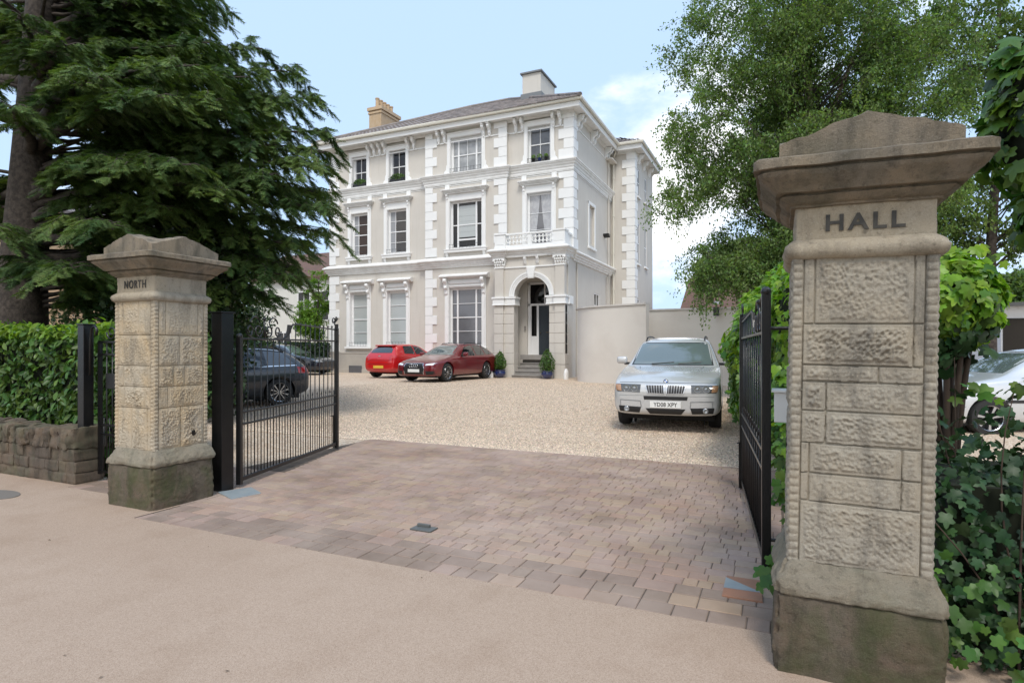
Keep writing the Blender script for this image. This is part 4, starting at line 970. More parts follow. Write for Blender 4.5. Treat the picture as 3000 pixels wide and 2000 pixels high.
b.box(pxr - .42, pxr + .0, YP + .5, YP + .95, 0, 3.37); b.box(pxl, pxl + .42, YP + .5, YP + .95, 0, 3.37); b.box(pxr - .44, pxr - .02, YP - .02 + .02, YP + .3, 3.74, 5.40); b.box(pxl + .02, pxl + .44, YP, YP + .3, 3.74, 5.40)
b.box(pxr - .30, pxr - .01, YP + .45, YP + .9, 3.74, 5.4)
for hb2 in halves(b, acx): vb(hb2, 'pilaster', M['render'], porch, bevel=.01)
b = MB()
for x0, x1 in ((pxl, ai0 + .07), (ai1 - .07, pxr)):
    left = x0 < -10; p0, p1 = (pxl, pxl + .44) if left else (pxr - .44, pxr)
    for o, za, zb_ in ((0, 3.40, 3.66), (.04, 3.66, 3.74), (.025, 3.37, 3.41)):
        b.box(x0 - .05 - o, x1 + o, YP + .03 - o, YP + .54, za, zb_ - .001); b.box(p0 - .05 - o, p1 + .05 + o, YP - .07 - o, YP + .2, za + .001, zb_)
    if not left: b.box(pxr - .3, pxr + .05, YP + .5, YP + 1.0, 3.40, 3.74)
    for i in range(26):                                              # small flutes on the impost band
        x = x0 + (x1 - x0) * (i + .5) / 26; b.box(x - .012, x + .012, YP + .03 - .012, YP + .1, 3.44, 3.62)
for hb2 in halves(b, acx): vb(hb2, 'impost_band', M['white'], porch, bevel=.005, seg=1)
# archivolt
b = MB(); n = 40
for r0, r1, y0 in ((ar - .0, ar + .075, YP + .075), (ar + .075, ar + .15, YP + .055), (ar + .15, ar + .225, YP + .03)):
    vs = []
    for i in range(n + 1):
        a = PI * i / n; ca, sa = -math.cos(a), math.sin(a)
        vs += [(acx + r0 * ca, y0, zsp + r0 * sa), (acx + r1 * ca, y0, zsp + r1 * sa), (acx + r0 * ca, YP + .12, zsp + r0 * sa), (acx + r1 * ca, YP + .12, zsp + r1 * sa)]
    b.add(vs, [f for i in range(n) for f in ((4 * i, 4 * i + 4, 4 * i + 5, 4 * i + 1), (4 * i + 2, 4 * i + 6, 4 * i + 4, 4 * i), (4 * i + 1, 4 * i + 5, 4 * i + 7, 4 * i + 3))])
vb(b, 'archivolt', M['white'], porch)
b = MB(); b.prism([(acx - .13, 4.50), (acx + .13, 4.50), (acx + .20, 4.98), (acx - .20, 4.98)], YP - .02, YP + .12, 'y')
for i in range(-2, 3): b.prism([(acx + i * .05 - .012, 4.53), (acx + i * .05 + .012, 4.53), (acx + i * .07 + .014, 4.96), (acx + i * .07 - .014, 4.96)], YP - .032, YP - .018, 'y')
vb(b, 'keystone', M['white'], porch, bevel=.006, seg=1)
b = MB(); b.box(pxl + .46, pxr - .46, YP + .06, YP + .12, 4.985, 5.04); b.box(pxl, pxl + .46, YP - .03, YP + .1, 4.99, 5.04); b.box(pxr - .46, pxr, YP - .03, YP + .1, 4.99, 5.04); vb(b, 'astragal', M['white'], porch)
# leafy capitals: a bell with three rows of curling leaves and corner volutes
def capital(x0, x1, y0, y1):
    b = MB(); z0, z1 = 5.04, 5.42; b.box(x0 + .03, x1 - .03, y0 + .03, y1, z0, z1)
    b.box(x0 - .05, x1 + .05, y0 - .05, y1, z1 - .04, z1)
    for side in (0, 1):
        n = 4 if side == 0 else 3
        for row, (zz_, out_, sc_) in enumerate(((z0 + .10, .03, 1), (z0 + .21, .06, 1), (z0 + .31, .085, .9))):
            for i in range(n + row % 2):
                t = (i + .5) / (n + row % 2)
                if side == 0: c = (x0 + (x1 - x0) * t, y0 - out_ + .03, zz_)
                else: c = (x1 + out_ - .03, y0 + (min(y1, y0 + .45) - y0) * t, zz_)
                b.ball(c, .045 * sc_, .045 * sc_, .055 * sc_, n=8, m=6); b.ball((c[0], c[1] + .01, zz_ - .05), .03, .02, .07, n=7, m=5)
    for cx in (x0, x1): b.ball((cx, y0 - .03, z1 - .09), .065, .05, .065, n=10, m=6)
    return b
vb(capital(pxl - .0, pxl + .46, YP - .01, YP + .2), 'capital', M['white'], porch, smooth=True, auto=50)
vb(capital(pxr - .48, pxr, YP - .01, YP + .55), 'capital', M['white'], porch, smooth=True, auto=50)
for x in (acx - .28, acx + .30):
    b = MB(); b.prism([(YP + .10, 5.12), (YP + .04, 5.15), (YP, 5.25), (YP - .05, 5.34), (YP - .06, 5.42), (YP + .10, 5.42)], x - .055, x + .055, 'x'); vb(b, 'modillion', M['white'], porch, bevel=.006, seg=1)
# porch cornice, breaking forward over each pier
pth = [(pxl - .03, YA), (pxl - .03, YP - .02), (pxl + .50, YP - .02), (pxl + .50, YP + .08), (pxr - .50, YP + .08), (pxr - .50, YP - .02), (pxr + .03, YP - .02), (pxr + .03, YP + .62), (pxr - .05, YP + .62), (pxr - .05, YA)]
CP = [(0, 5.42), (.03, 5.42), (.035, 5.46), (.07, 5.50), (.08, 5.55), (.13, 5.58), (.14, 5.64), (.20, 5.67), (.235, 5.72), (.235, 5.76), (.10, 5.84), (0, 5.86)]
b = MB(); sweep(b, pth, CP); b.box(pxl - .02, pxr + .02, YP, YA, 5.44, 5.855); vb(b, 'cornice', M['white_grey'], porch)
# pierced balustrade
b = MB(); z0, z1 = 5.86, 6.52
def pedestal(x0, x1, y0, y1):
    b.box(x0, x1, y0, y1, z0, z1 - .07); b.box(x0 - .03, x1 + .03, y0 - .03, y1 + .03, z1 - .07, z1); b.box(x0 - .02, x1 + .02, y0 - .02, y1 + .02, z0, z0 + .09)
    b.box(x0 + .07, x1 - .07, y0 - .012, y0, z0 + .16, z1 - .14)
pedestal(pxl + .02, pxl + .52, YP - .0, YP + .42); pedestal(pxr - .52, pxr - .0, YP - .0, YP + .42)
xa, xb = pxl + .52, pxr - .52; ym = YP + .16
b.box(xa, xb, ym - .07, ym + .07, z1 - .09, z1 - .01); b.box(xa, xb, ym - .06, ym + .06, z0, z0 + .13); b.box((xa + xb) / 2 - .09, (xa + xb) / 2 + .09, ym - .05, ym + .05, z0 + .13, z1 - .09)
for h0, h1 in ((xa, (xa + xb) / 2 - .09), ((xa + xb) / 2 + .09, xb)):
    n = 6
    for i in range(n):
        cx = h0 + (h1 - h0) * (i + .5) / n; cz = (z0 + .13 + z1 - .09) / 2; r = (h1 - h0) / n / 2
        ring = [(cx + (r - .006) * math.cos(t), cz + .10 * math.sin(t)) for t in [2 * PI * k / 14 for k in range(15)]]
        b.tube([(p[0], ym, p[1]) for p in ring], .022, 6, cap=False)
        for sz in (-1, 1): b.box(cx + r - .03, cx + r + .03, ym - .04, ym + .04, cz + sz * .105 - (.05 if sz > 0 else .07), cz + sz * .105 + (.07 if sz > 0 else .05))
for y0, y1, x in ((YP + .42, YA - .03, pxr - .16), (YP + .42, YA - .03, pxl + .16)):
    b.box(x - .07, x + .07, y0, y1, z1 - .09, z1 - .01); b.box(x - .06, x + .06, y0, y1, z0, z0 + .13); k_ = 5
    for i in range(k_): yc = y0 + (y1 - y0) * (i + .5) / k_; b.box(x - .035, x + .035, yc - .06, yc + .06, z0 + .13, z1 - .09)
vb(b, 'balustrade', M['white'], porch, bevel=.006, seg=1)
# steps and door
b = MB()
for i in range(6):
    z1_ = G0 + .17 * (i + 1) - .02; y0 = YP - .12 + i * .30; b.box(ai0 - .02 + .0, ai1 + .02, y0, YA, G0 - .1 if i == 0 else z1_ - .25, z1_ - .035); b.box(ai0 - .03, ai1 + .03, y0 - .03, YA + .0, z1_ - .035, z1_)
vb(b, 'steps', M['step'], porch, bevel=.006, seg=1)
b = MB(); b.box(-10.62, -8.90, YA - .5, YA, 1.0, 1.21); vb(b, 'threshold', M['step'], porch)
yd = YA + .12
b = MB()
for q in ((-10.50, -10.40, 1.2, 4.44), (-10.50, -8.98, 4.38, 4.48), (-10.50, -8.98, 3.42, 3.52), (-9.10, -8.98, 1.2, 4.44), (-10.08, -9.98, 1.2, 3.42), (-9.72, -9.66, 3.5, 4.4), (-10.40, -10.34, 1.2, 3.42)): b.box(q[0], q[1], yd, yd + .09, q[2], q[3])
b.box(-10.34, -10.08, yd + .02, yd + .07, 1.2, 2.05)
df = vb(b, 'door_frame', M['sash'], porch, bevel=.004, seg=1)
b = MB(); b.box(-10.34, -10.08, yd + .04, yd + .05, 2.05, 3.42); b.box(-10.4, -8.98, yd + .04, yd + .05, 3.5, 4.4); vb(b, 'door_glass', M['glass'], porch)
b = MB(); b.box(-9.98, -9.10, yd + .015, yd + .07, 1.22, 3.42)
for x0 in (-9.90, -9.50):
    for z0_, z1_ in ((1.35, 2.1), (2.3, 3.3)): b.box(x0, x0 + .32, yd + .005, yd + .016, z0_, z1_)
dr = vb(b, 'door', M['doorgrey'], porch, bevel=.006, seg=1)
b = MB(); b.ball((-9.88, yd - .03, 2.2), .03, n=10, m=6); b.box(-9.64, -9.46, yd - .012, yd + .005, 2.2, 2.235); vb(b, 'door_handle', mat('dull_brass', (.16, .13, .09), .4, metal=1.), porch)
b = MB(); xl_ = pxl + .40
for z in (1.75, 2.02, 2.29, 2.56): b.box(xl_, xl_ + .10, YA - .86, YA - .40, z, z + .22)
vb(b, 'letter_boxes', M['iron'], porch, bevel=.005, seg=1)
b = MB(); b.box(-10.62, -10.55, YA - .05, YA - .0, 2.3, 2.5); b.box(xl_, xl_ + .03, YA - .3, YA - .1, 2.25, 2.5); vb(b, 'entry_panel', M['step'], porch)
# ---- things on and by the house
def leafball(name, c, rx, ry, rz, n, size, m, parent, seed, shape='diamond', cone=False):
    rng = np.random.default_rng(seed); d = rng.normal(size=(n, 3)); d /= np.linalg.norm(d, axis=1)[:, None]
    r = rng.uniform(.55, 1.0, n) ** .5
    k = 1 + .16 * np.sin(d[:, 0] * 9 + seed) * np.sin(d[:, 1] * 8) * np.sin(d[:, 2] * 7 + 1)
    P_ = d * (r * k)[:, None] * np.array([rx, ry, rz])
    if cone: f = 1 - .45 * (P_[:, 2] / rz).clip(-1, 1); P_[:, 0] *= f; P_[:, 1] *= f
    P_ += np.array(c); nn = d + rng.normal(size=d.shape) * .5 + np.array([0, 0, .3])
    return leaves(name, P_, nn, size, m, parent, shape, seed)
def potted(x, y, label, s, seed):
    r = empty('potted_bush', (x, y, gh(x, y))); tag(r, label, 'pot plant', 'potted bushes beside the porch steps')
    b = MB(); b.lathe([(.13, 0), (.20, .03), (.25, .14), (.255, .22), (.235, .28), (.255, .30), (.255, .33), (.22, .33), (.20, .27)], 28); b.build('pot', mat('glazed_blue_pot', (.012, .03, .13), .15, (.02, .02, .06), 6, .6, coat=1.), r, True, auto=60)
    b = MB(); b.ball((0, 0, .62), .17 * s, .17 * s, .34, n=12, m=8); b.build('stems', mat('inner_green', (.03, .05, .015), .9), r)
    leafball('foliage', (0, 0, .70), .29 * s, .29 * s, .48 * s, 2200, .05, M['yellowgreen'] if 0 else M['ivymid'], r, seed, cone=True)
potted(-11.05, 23.08, 'narrow pointed bush in a blue pot left of the porch steps, behind the estate', .9, 4)
potted(-8.86, 23.05, 'fuller clipped bush in a glazed blue pot right of the porch steps', 1.08, 5)
b = MB(); b.lathe([(.16, 0), (.165, .25), (.13, .38), (.06, .46), (0, .48)], 16, Matrix.Translation((-8.02, 23.02, .2)) @ Matrix.Scale(.6, 4, (1, 0, 0))); tag(b.build('guard_stone', M['white_grey'], smooth=True, auto=50), 'small round topped guard stone beside the right pot by the porch', 'guard stone')
b = MB(); b.lathe([(.13, 0), (.135, .22), (.10, .32), (.04, .38), (0, .39)], 16, Matrix.Translation((-11.42, 22.9, .2))); tag(b.build('guard_stone', M['white_grey'], smooth=True, auto=50), 'pale guard stone between the dark red car and the left pot', 'guard stone')
for x0, x1, y, lab, s in ((-20.30, -19.52, YA, 'planted window box under the top left window, partly behind the cedar', 1), (-17.98, -17.14, YA, 'planted window box full of dark green leaves in the second top window', 1)):
    r = empty('window_box', ((x0 + x1) / 2, y - .01, 9.86)); tag(r, lab, 'window box', 'planted window boxes')
    b = MB(); b.box(-(x1 - x0) / 2, (x1 - x0) / 2, -.09, .08, .0, .14); b.build('trough', M['iron'], r, bevel=.004)
    leafball('foliage', (0, -.02, .22), (x1 - x0) / 2, .13, .17, 700, .06, M['ivymid'], r, 9)
for x, lab, m_, s in ((-10.18, 'small dark pot with a wiry plant on the top right sill', M['iron'], .8), (-9.88, 'blue flower pot with a bright green plant on the top right sill', mat('glazed_blue_pot', (.012, .03, .13)), 1), (-9.56, 'small pot with pale green shoots at the right end of the top right sill', M['iron'], .7)):
    r = empty('flower_pot', (x, YA - .03, 9.86)); tag(r, lab, 'flower pot', 'flower pots on the top right sill')
    b = MB(); b.lathe([(.06, 0), (.09, .14), (.095, .15), (.075, .15)], 14); b.build('pot', m_, r, True, auto=40)
    leafball('foliage', (0, 0, .24), .12 * s, .10, .12 * s, 160, .05, M['yellowgreen'], r, int(-x * 10))
# garden walls
def wall_run(name, label, path, top, thick, group=None):
    r = empty(name, (path[0][0], path[0][1], 0)); tag(r, label, 'wall', group)
    def ribbon(b, off0, off1, z0, z1):
        P_ = [Vector(p) - Vector(path[0]) for p in path]; n = len(P_); L_, R_ = [], []
        for i in range(n):
            d = (P_[min(i + 1, n - 1)] - P_[max(i - 1, 0)]).normalized(); nn = Vector((d.y, -d.x)); L_.append(P_[i] + nn * off0); R_.append(P_[i] + nn * off1)
        for i in range(n - 1):
            a, b_, c, d = L_[i], L_[i + 1], R_[i + 1], R_[i]
            vs = [(a.x, a.y, z0), (b_.x, b_.y, z0), (c.x, c.y, z0), (d.x, d.y, z0), (a.x, a.y, z1), (b_.x, b_.y, z1), (c.x, c.y, z1), (d.x, d.y, z1)]
            fs = [(0, 1, 5, 4), (2, 3, 7, 6), (4, 5, 6, 7)] + ([(3, 0, 4, 7)] if i == 0 else []) + ([(1, 2, 6, 5)] if i == n - 2 else [])
            b.add(vs, fs)
    b = MB(); ribbon(b, 0, -thick, -.1, top); b.build('wall_face', M['wallpaint'], r, True, auto=50)
    b = MB(); ribbon(b, .04, -thick - .04, top, top + .055); b.build('coping', mat('pale_coping', (.66, .62, .57), .8, (.5, .47, .43), 3, .5), r, True, auto=50)
cw = [(-7.50, 24.7), (-7.46, 23.2), (-7.36, 22.5), (-7.16, 21.95), (-6.85, 21.52), (-6.4, 21.18), (-5.8, 20.92), (-5.0, 20.62), (-4.23, 20.40)]
def smooth_path(P, k=6):
    out = []
    for i in range(len(P) - 1):
        a, b_, c, d = P[max(i - 1, 0)], P[i], P[i + 1], P[min(i + 2, len(P) - 1)]
        for j in range(k):
            t = j / k; out.append(tuple(.5 * (2 * b_[q] + (c[q] - a[q]) * t + (2 * a[q] - 5 * b_[q] + 4 * c[q] - d[q]) * t * t + (3 * b_[q] - a[q] - 3 * c[q] + d[q]) * t ** 3) for q in (0, 1)))
    return out + [P[-1]]
cw = smooth_path(cw)
wall_run('curved_wall', 'tall cream rendered wall curving out from beside the porch', cw, 3.00, .24)
wall_run('garden_wall', 'lower straight cream wall behind the parked silver car, ending at the creeper', [(-4.5, 21.35), (-3, 21.38), (-1.92, 21.4), (1.5, 21.45)], 2.84, .24)
# security camera
r = empty('security_camera', (-2.02, 21.2, 2.88)); tag(r, 'white security camera on a short bracket at the end of the garden wall', 'camera')
b = MB(); b.box(-.05, .05, -.22, .16, .10, .20, Matrix.Rotation(R(40), 4, 'Z')); b.box(-.06, .06, -.26, .10, .20, .215, Matrix.Rotation(R(40), 4, 'Z')); b.build('housing', M['sash'], r, bevel=.01)
b = MB(); b.lathe([(.035, -.02), (.035, 0)], 14, Matrix.Rotation(R(40), 4, 'Z') @ Matrix.Translation((0, -.22, .15)) @ Matrix.Rotation(R(90), 4, 'X')); b.build('lens', M['glass'], r)
b = MB(); b.box(-.09, .09, -.05, .07, -.28, .02); b.tube([(0, 0, 0), (0, 0, .11)], .02, 8); b.build('bracket', M['iron'], r)
# ------------------------------------------------------------------ cars
def paint(name, c, metal=.0, rough=.3): return mat(name, c, rough, metal=metal, coat=1.0, spec=.5)
M['tyre'] = mat('tyre_rubber', (.018, .018, .018), .8); M['alloy'] = mat('alloy_wheel', (.55, .56, .58), .25, metal=1.); M['darkalloy'] = mat('wheel_recess', (.03, .03, .032), .5)
M['chrome'] = mat('chrome', (.8, .8, .82), .08, metal=1.); M['carglass'] = mat('car_glass', (.012, .016, .017), .03, coat=1., spec=1.); M['trim'] = mat('black_trim', (.012, .012, .013), .45)
M['lamp'] = mat('headlamp_glass', (.35, .37, .39), .08, coat=1., metal=.6); M['amber'] = mat('amber_lens', (.40, .22, .12), .15, coat=1.); M['redlamp'] = mat('red_lamp', (.45, .01, .012), .12, coat=1.)
M['plate_w'] = mat('white_plate', (.78, .78, .76), .5); M['plate_y'] = mat('yellow_plate', (.72, .48, .06), .5); M['under'] = mat('underbody', (.008, .008, .008), .9)
M['ink'] = mat('plate_ink', (.01, .01, .012), .6)
def car(name, label, tab, c, loc, rz, L, ax, RW, tw, body, side_win_, front=None, rear=None, spokes=10, rails=False, mirror=True, group=None, glassm=None):
    root = empty(name, loc, rz); tag(root, label, 'car', group)
    gm = glassm or M['carglass']; hl = L / 2
    # body shell
    b = MB(); st = []
    for s, zb, zs, zt, w_, ws, wt in tab:
        h = zs - zb
        P_ = [(0, zb), (.72 * w_, zb), (.93 * w_, zb + .03), (.985 * w_, zb + .22 * h), (w_, zb + .5 * h), (.992 * w_, zb + .78 * h), (.97 * w_ if w_ > ws else ws, zs - .03), (ws, zs + .012)]
        dz = zt - zs
        P_ += [(ws + (wt - ws) * .35, zs + .012 + (dz) * .33), (ws + (wt - ws) * .72, zs + dz * .68), (wt, zt - .055 * min(1, dz / .3) - .01), (.86 * wt, zt - .012), (.45 * wt, zt + .004), (0, zt + .008)]
        st.append((s, P_))
    np_ = len(st[0][1]); ring = 2 * np_ - 2; vs = []
    for s, P_ in st:
        for x, z in P_: vs.append((x, s - hl, z))
        for x, z in P_[-2:0:-1]: vs.append((-x, s - hl, z))
    fs = [(i * ring + k, i * ring + (k + 1) % ring, (i + 1) * ring + (k + 1) % ring, (i + 1) * ring + k) for i in range(len(st) - 1) for k in range(ring)]
    for base in (0, (len(st) - 1) * ring):
        for k in range(np_ - 1):
            a, b_, c1, d = k, k + 1, (ring - k - 1) % ring, (ring - k) % ring
            q = tuple(dict.fromkeys((base + a, base + b_, base + c1, base + d)))
            if len(q) >= 3: fs.append(q if base else q[::-1])
    b.add(vs, fs); o = b.build('body', body, None)
    m = o.modifiers.new('s', 'SUBSURF'); m.levels = 2; m.render_levels = 2
    dg = bpy.context.evaluated_depsgraph_get(); dg.update()
    me = bpy.data.meshes.new_from_object(o.evaluated_get(dg)); o.modifiers.clear(); o.data = me
    bm = bmesh.new(); bm.from_mesh(me); bmesh.ops.recalc_face_normals(bm, faces=bm.faces); bm.to_mesh(me)
    bvh = BVHTree.FromBMesh(bm); bm.free()
    # wheel arches cut out of the shell
    cut = MB()
    for s in ax:
        for sg in (-1, 1): cut.lathe([(RW + .055, -.3), (RW + .055, .3)], 40, Matrix.Translation((sg * (c[0] + .05), s - hl, RW + .01)) @ Matrix.Rotation(R(90), 4, 'Y'))
    co = cut.build('cut', M['under']); bm = bmesh.new(); bm.from_mesh(co.data); bmesh.ops.recalc_face_normals(bm, faces=bm.faces); bm.to_mesh(co.data); bm.free()
    bo = o.modifiers.new('b', 'BOOLEAN'); bo.object = co; bo.operation = 'DIFFERENCE'; bo.solver = 'EXACT'
    dg = bpy.context.evaluated_depsgraph_get(); dg.update()
    me2 = bpy.data.meshes.new_from_object(o.evaluated_get(dg)); o.modifiers.clear(); o.data = me2; bpy.data.objects.remove(co)
    o.parent = root; me2.shade_smooth(); me2.set_sharp_from_angle(angle=R(40)); me2.materials.clear(); me2.materials.append(body); me2.name = 'body'
    def drape(quads, m, nm, axis, parent=root, off=.004, n=8, sym=False):
        res = []
        for si, sg in enumerate((1, -1) if sym else (1,)):
            b = MB(); par = parent[si] if isinstance(parent, list) else parent
            for q in quads:
                vs = []
                for j in range(n + 1):
                    for i in range(n + 1):
                        u, v = i / n, j / n; a = [(q[0][t] * (1 - u) + q[1][t] * u) * (1 - v) + (q[3][t] * (1 - u) + q[2][t] * u) * v for t in (0, 1)]
                        if axis == 'f': org, d = Vector((sg * a[0], -hl - 1, a[1])), Vector((0, 1, 0))
                        elif axis == 'r': org, d = Vector((sg * a[0], hl + 1, a[1])), Vector((0, -1, 0))
                        else: org, d = Vector((sg * 2, a[0] - hl, a[1])), Vector((-sg, 0, 0))
                        h = bvh.ray_cast(org, d)
                        p = h[0] if h[0] is not None else bvh.find_nearest(org + d * 1.2)[0]
                        vs.append(p - d * off)
                b.add(vs, [(j * (n + 1) + i, j * (n + 1) + i + 1, (j + 1) * (n + 1) + i + 1, (j + 1) * (n + 1) + i) for j in range(n) for i in range(n)])
            res.append(b.build(nm, m, par, smooth=True))
        return res if sym else res[0]
    for sg in (1, -1):
        for q in side_win_:
            b = MB(); n = 6; vs = []
            for j in range(n + 1):
                for i in range(n + 1):
                    u, v = i / n, j / n; a = [(q[0][t] * (1 - u) + q[1][t] * u) * (1 - v) + (q[3][t] * (1 - u) + q[2][t] * u) * v for t in (0, 1)]
                    h = bvh.ray_cast(Vector((sg * 2, a[0] - hl, a[1])), Vector((-sg, 0, 0))); p = h[0] if h[0] is not None else Vector((sg * c[1], a[0] - hl, a[1])); vs.append(p + Vector((sg * .005, 0, 0)))
            b.add(vs, [(j * (n + 1) + i, j * (n + 1) + i + 1, (j + 1) * (n + 1) + i + 1, (j + 1) * (n + 1) + i) for j in range(n) for i in range(n)])
            b.build('side_window', gm, root, smooth=True)
    # door shut lines
    for s in (side_win_[0][2][0] + .035,):
        drape([((s - .006, .36), (s + .006, .36), (s + .006, side_win_[0][3][1] - .03), (s - .006, side_win_[0][3][1] - .03))], M['trim'], 'door_gap', 's', off=.002, sym=True)
    for s in ax:
        for sg in (-1, 1):
            T = Matrix.Translation((sg * (tw), s - hl, RW)) @ Matrix.Rotation(R(90) * sg, 4, 'Y')
            w_ = MB(); w_.lathe([(RW * .66, -.10), (RW * .93, -.105), (RW, -.08), (RW * 1.0, .07), (RW * .95, .10), (RW * .68, .105), (RW * .66, .08), (RW * .66, -.10)], 36, T, caps=False)
            wh = w_.build('wheel', M['tyre'], root, smooth=True, auto=50)
            d = MB(); d.lathe([(RW * .67, .02), (0, .02)], 30, T); d.lathe([(RW * .9, -.19), (RW * .9, -.18), (0, -.18)], 30, T); d.build('brake_recess', M['darkalloy'], wh)
            d = MB(); d.lathe([(RW * .63, .04), (RW * .66, .10), (RW * .69, .108), (RW * .70, .10)], 36, T, caps=False)
            for k in range(spokes):
                a = 2 * PI * k / spokes; Tk = T @ Matrix.Rotation(a, 4, 'Z'); wd = .30 * PI * RW / spokes * .55
                d.prism([(.03, -wd * .45), (RW * .66, -wd), (RW * .66, wd), (.03, wd * .45)], .06, .092, 'z', Tk)
            d.lathe([(.055, .06), (.05, .10), (0, .10)], 16, T); d.build('rim', M['alloy'], wh)
    d = MB(); d.box(-c[0] * .86, c[0] * .86, -hl + .3, hl - .3, .17, .34); d.build('underbody', M['under'], root)
    if mirror:
        sm, zm = side_win_[0][0][0], side_win_[0][0][1]
        for sg in (-1, 1):
            d = MB(); d.box(sg * (c[0] + .0), sg * (c[0] + .21), sm - hl - .05, sm - hl + .07, zm - .01, zm + .135); mm = d.build('door_mirror', body, root, smooth=True, bevel=.045, seg=4)
            d = MB(); d.box(sg * (c[0] - .10), sg * (c[0] + .06), sm - hl, sm - hl + .06, zm - .03, zm + .02); d.build('mirror_arm', M['trim'], mm)
    if rails:
        for sg in (-1, 1):
            x = sg * (c[2] - .04); s0, s1 = rails[0], rails[1]; pts = []
            for k in range(13):
                t = k / 12; yk = s0 + (s1 - s0) * t - hl; h = bvh.ray_cast(Vector((x, yk, 3)), Vector((0, 0, -1))); zk = h[0].z if h[0] is not None else rails[2]
                pts.append((x, yk, zk + (.0 if k in (0, 12) else .045)))
            d = MB(); d.tube(pts, .016, 8); d.build('roof_rail', M['trim'], root, smooth=True)
    return root, drape, bvh, hl
def hitf(bvh, hl, x, z, rear=False):
    d = Vector((0, -1 if rear else 1, 0)); h = bvh.ray_cast(Vector((x, (hl + 1) if rear else (-hl - 1), z)), d); return h[0] if h[0] is not None else Vector((x, hl if rear else -hl, z))
def plate(root, bvh, hl, z, txt, m, rear=False):
    p = hitf(bvh, hl, 0, z, rear); s = 1 if rear else -1
    b = MB(); b.box(-.26, .26, p.y, p.y + s * .018, z - .056, z + .056); pl_ = b.build('number_plate', m, root, bevel=.004, seg=1)
    if txt: text_mesh('plate_lettering', txt, .098, M['ink'], pl_, Matrix.Translation((0, p.y + s * .0195, z)) @ (Matrix.Rotation(PI, 4, 'Z') if rear else Matrix.Identity(4)) @ FRONT, .001, .86, .0015, 1.05)
def ringm(b, c, r, t, n=20): b.tube([(c[0] + r * math.cos(2 * PI * k / n), c[1], c[2] + r * math.sin(2 * PI * k / n)) for k in range(n + 1)], t, 6, cap=False)

# silver four by four
T1_ = [(0.00, .36, .62, .68, .76, .74, .60), (.03, .27, .72, .79, .87, .85, .72), (.14, .25, .81, .87, .915, .895, .77), (.45, .25, .90, .96, .925, .90, .79), (.85, .26, .975, 1.03, .925, .90, .80), (1.22, .27, 1.03, 1.08, .925, .895, .80),
       (1.34, .27, 1.045, 1.12, .925, .885, .775), (1.62, .27, 1.06, 1.33, .925, .88, .735), (1.95, .27, 1.07, 1.55, .925, .875, .69), (2.15, .27, 1.075, 1.62, .925, .875, .665), (2.7, .27, 1.08, 1.66, .925, .875, .655), (3.5, .28, 1.09, 1.655, .925, .87, .65), (4.05, .29, 1.09, 1.61, .915, .86, .64), (4.25, .30, 1.08, 1.50, .905, .83, .61),
       (4.42, .33, 1.02, 1.20, .89, .82, .64), (4.53, .38, .95, 1.03, .84, .78, .62), (4.57, .48, .78, .86, .72, .68, .5)]
sy = math.radians(4.6)
silver = paint('silver_metallic_paint', (.56, .56, .555), .30, .24)
c0 = (-1.82 - .0, 10.38); fx, fy = c0; hl = 4.57 / 2
root, dr_, bvh, hl = car('parked_car', 'silver four by four car facing the gate beside the creeper', T1_, (.925, .85, .615), (fx - math.sin(sy) * hl, fy + math.cos(sy) * hl, gh(0, 11.4) - .01), sy, 4.57, (.83, 3.63), .355, .80, silver,
    [((1.78, 1.12), (2.18, 1.50), (2.92, 1.56), (2.92, 1.12)), ((3.0, 1.12), (3.0, 1.56), (3.66, 1.54), (3.74, 1.13)), ((3.82, 1.14), (3.76, 1.52), (4.05, 1.46), (4.22, 1.17))], rails=(2.1, 4.0, 1.655), group='cars parked on the gravel')
dr_([((-.765, 1.10), (.765, 1.10), (.655, 1.54), (-.655, 1.54))], M['trim'], 'windscreen_seal', 'f', n=14)
ws_ = dr_([((-.735, 1.115), (.735, 1.115), (.63, 1.525), (-.63, 1.525))], mat('windscreen_glass', (.10, .13, .13), .02, coat=1., spec=1.), 'windscreen', 'f', off=.010, n=14)
for sx in (-.38, .12):
    p0 = hitf(bvh, hl, sx, 1.125); p1 = hitf(bvh, hl, sx + .42, 1.16); b = MB(); b.tube([p0 + Vector((0, -.03, .0)), p1 + Vector((0, -.03, .0))], .007, 5); b.build('wiper', M['trim'], root)
hd = dr_([((.43, .655), (.83, .67), (.86, .80), (.42, .795))], mat('headlamp_dark', (.06, .065, .07), .1, coat=1.), 'headlight', 'f', off=.006, sym=True)
for si, sg in enumerate((1, -1)):
    b = MB()
    for x in (.53, .67):
        p = hitf(bvh, hl, sg * x, .728); T = Matrix.Translation(p + Vector((0, -.008, 0))) @ Matrix.Rotation(R(90), 4, 'X'); b.lathe([(.058, 0), (.062, .012), (.05, .012), (.04, -.004), (.0, .008)], 20, T)
    b.build('lamp_ring', M['lamp'], hd[si], smooth=True, auto=50)
dr_([((.75, .675), (.845, .69), (.865, .79), (.77, .79))], M['amber'], 'indicator', 'f', hd, off=.010, sym=True, n=5)
gr = dr_([((.025, .645), (.29, .655), (.33, .785), (.035, .79))], M['trim'], 'grille', 'f', off=.006, sym=True)
dr_([((.012, .632), (.300, .640), (.29, .655), (.025, .647)), ((.03, .785), (.335, .78), (.345, .797), (.02, .80)), ((.29, .645), (.305, .645), (.345, .79), (.33, .785)), ((.010, .635), (.027, .635), (.037, .795), (.015, .795))], M['alloy'], 'grille_surround', 'f', gr, off=.014, sym=True, n=4)
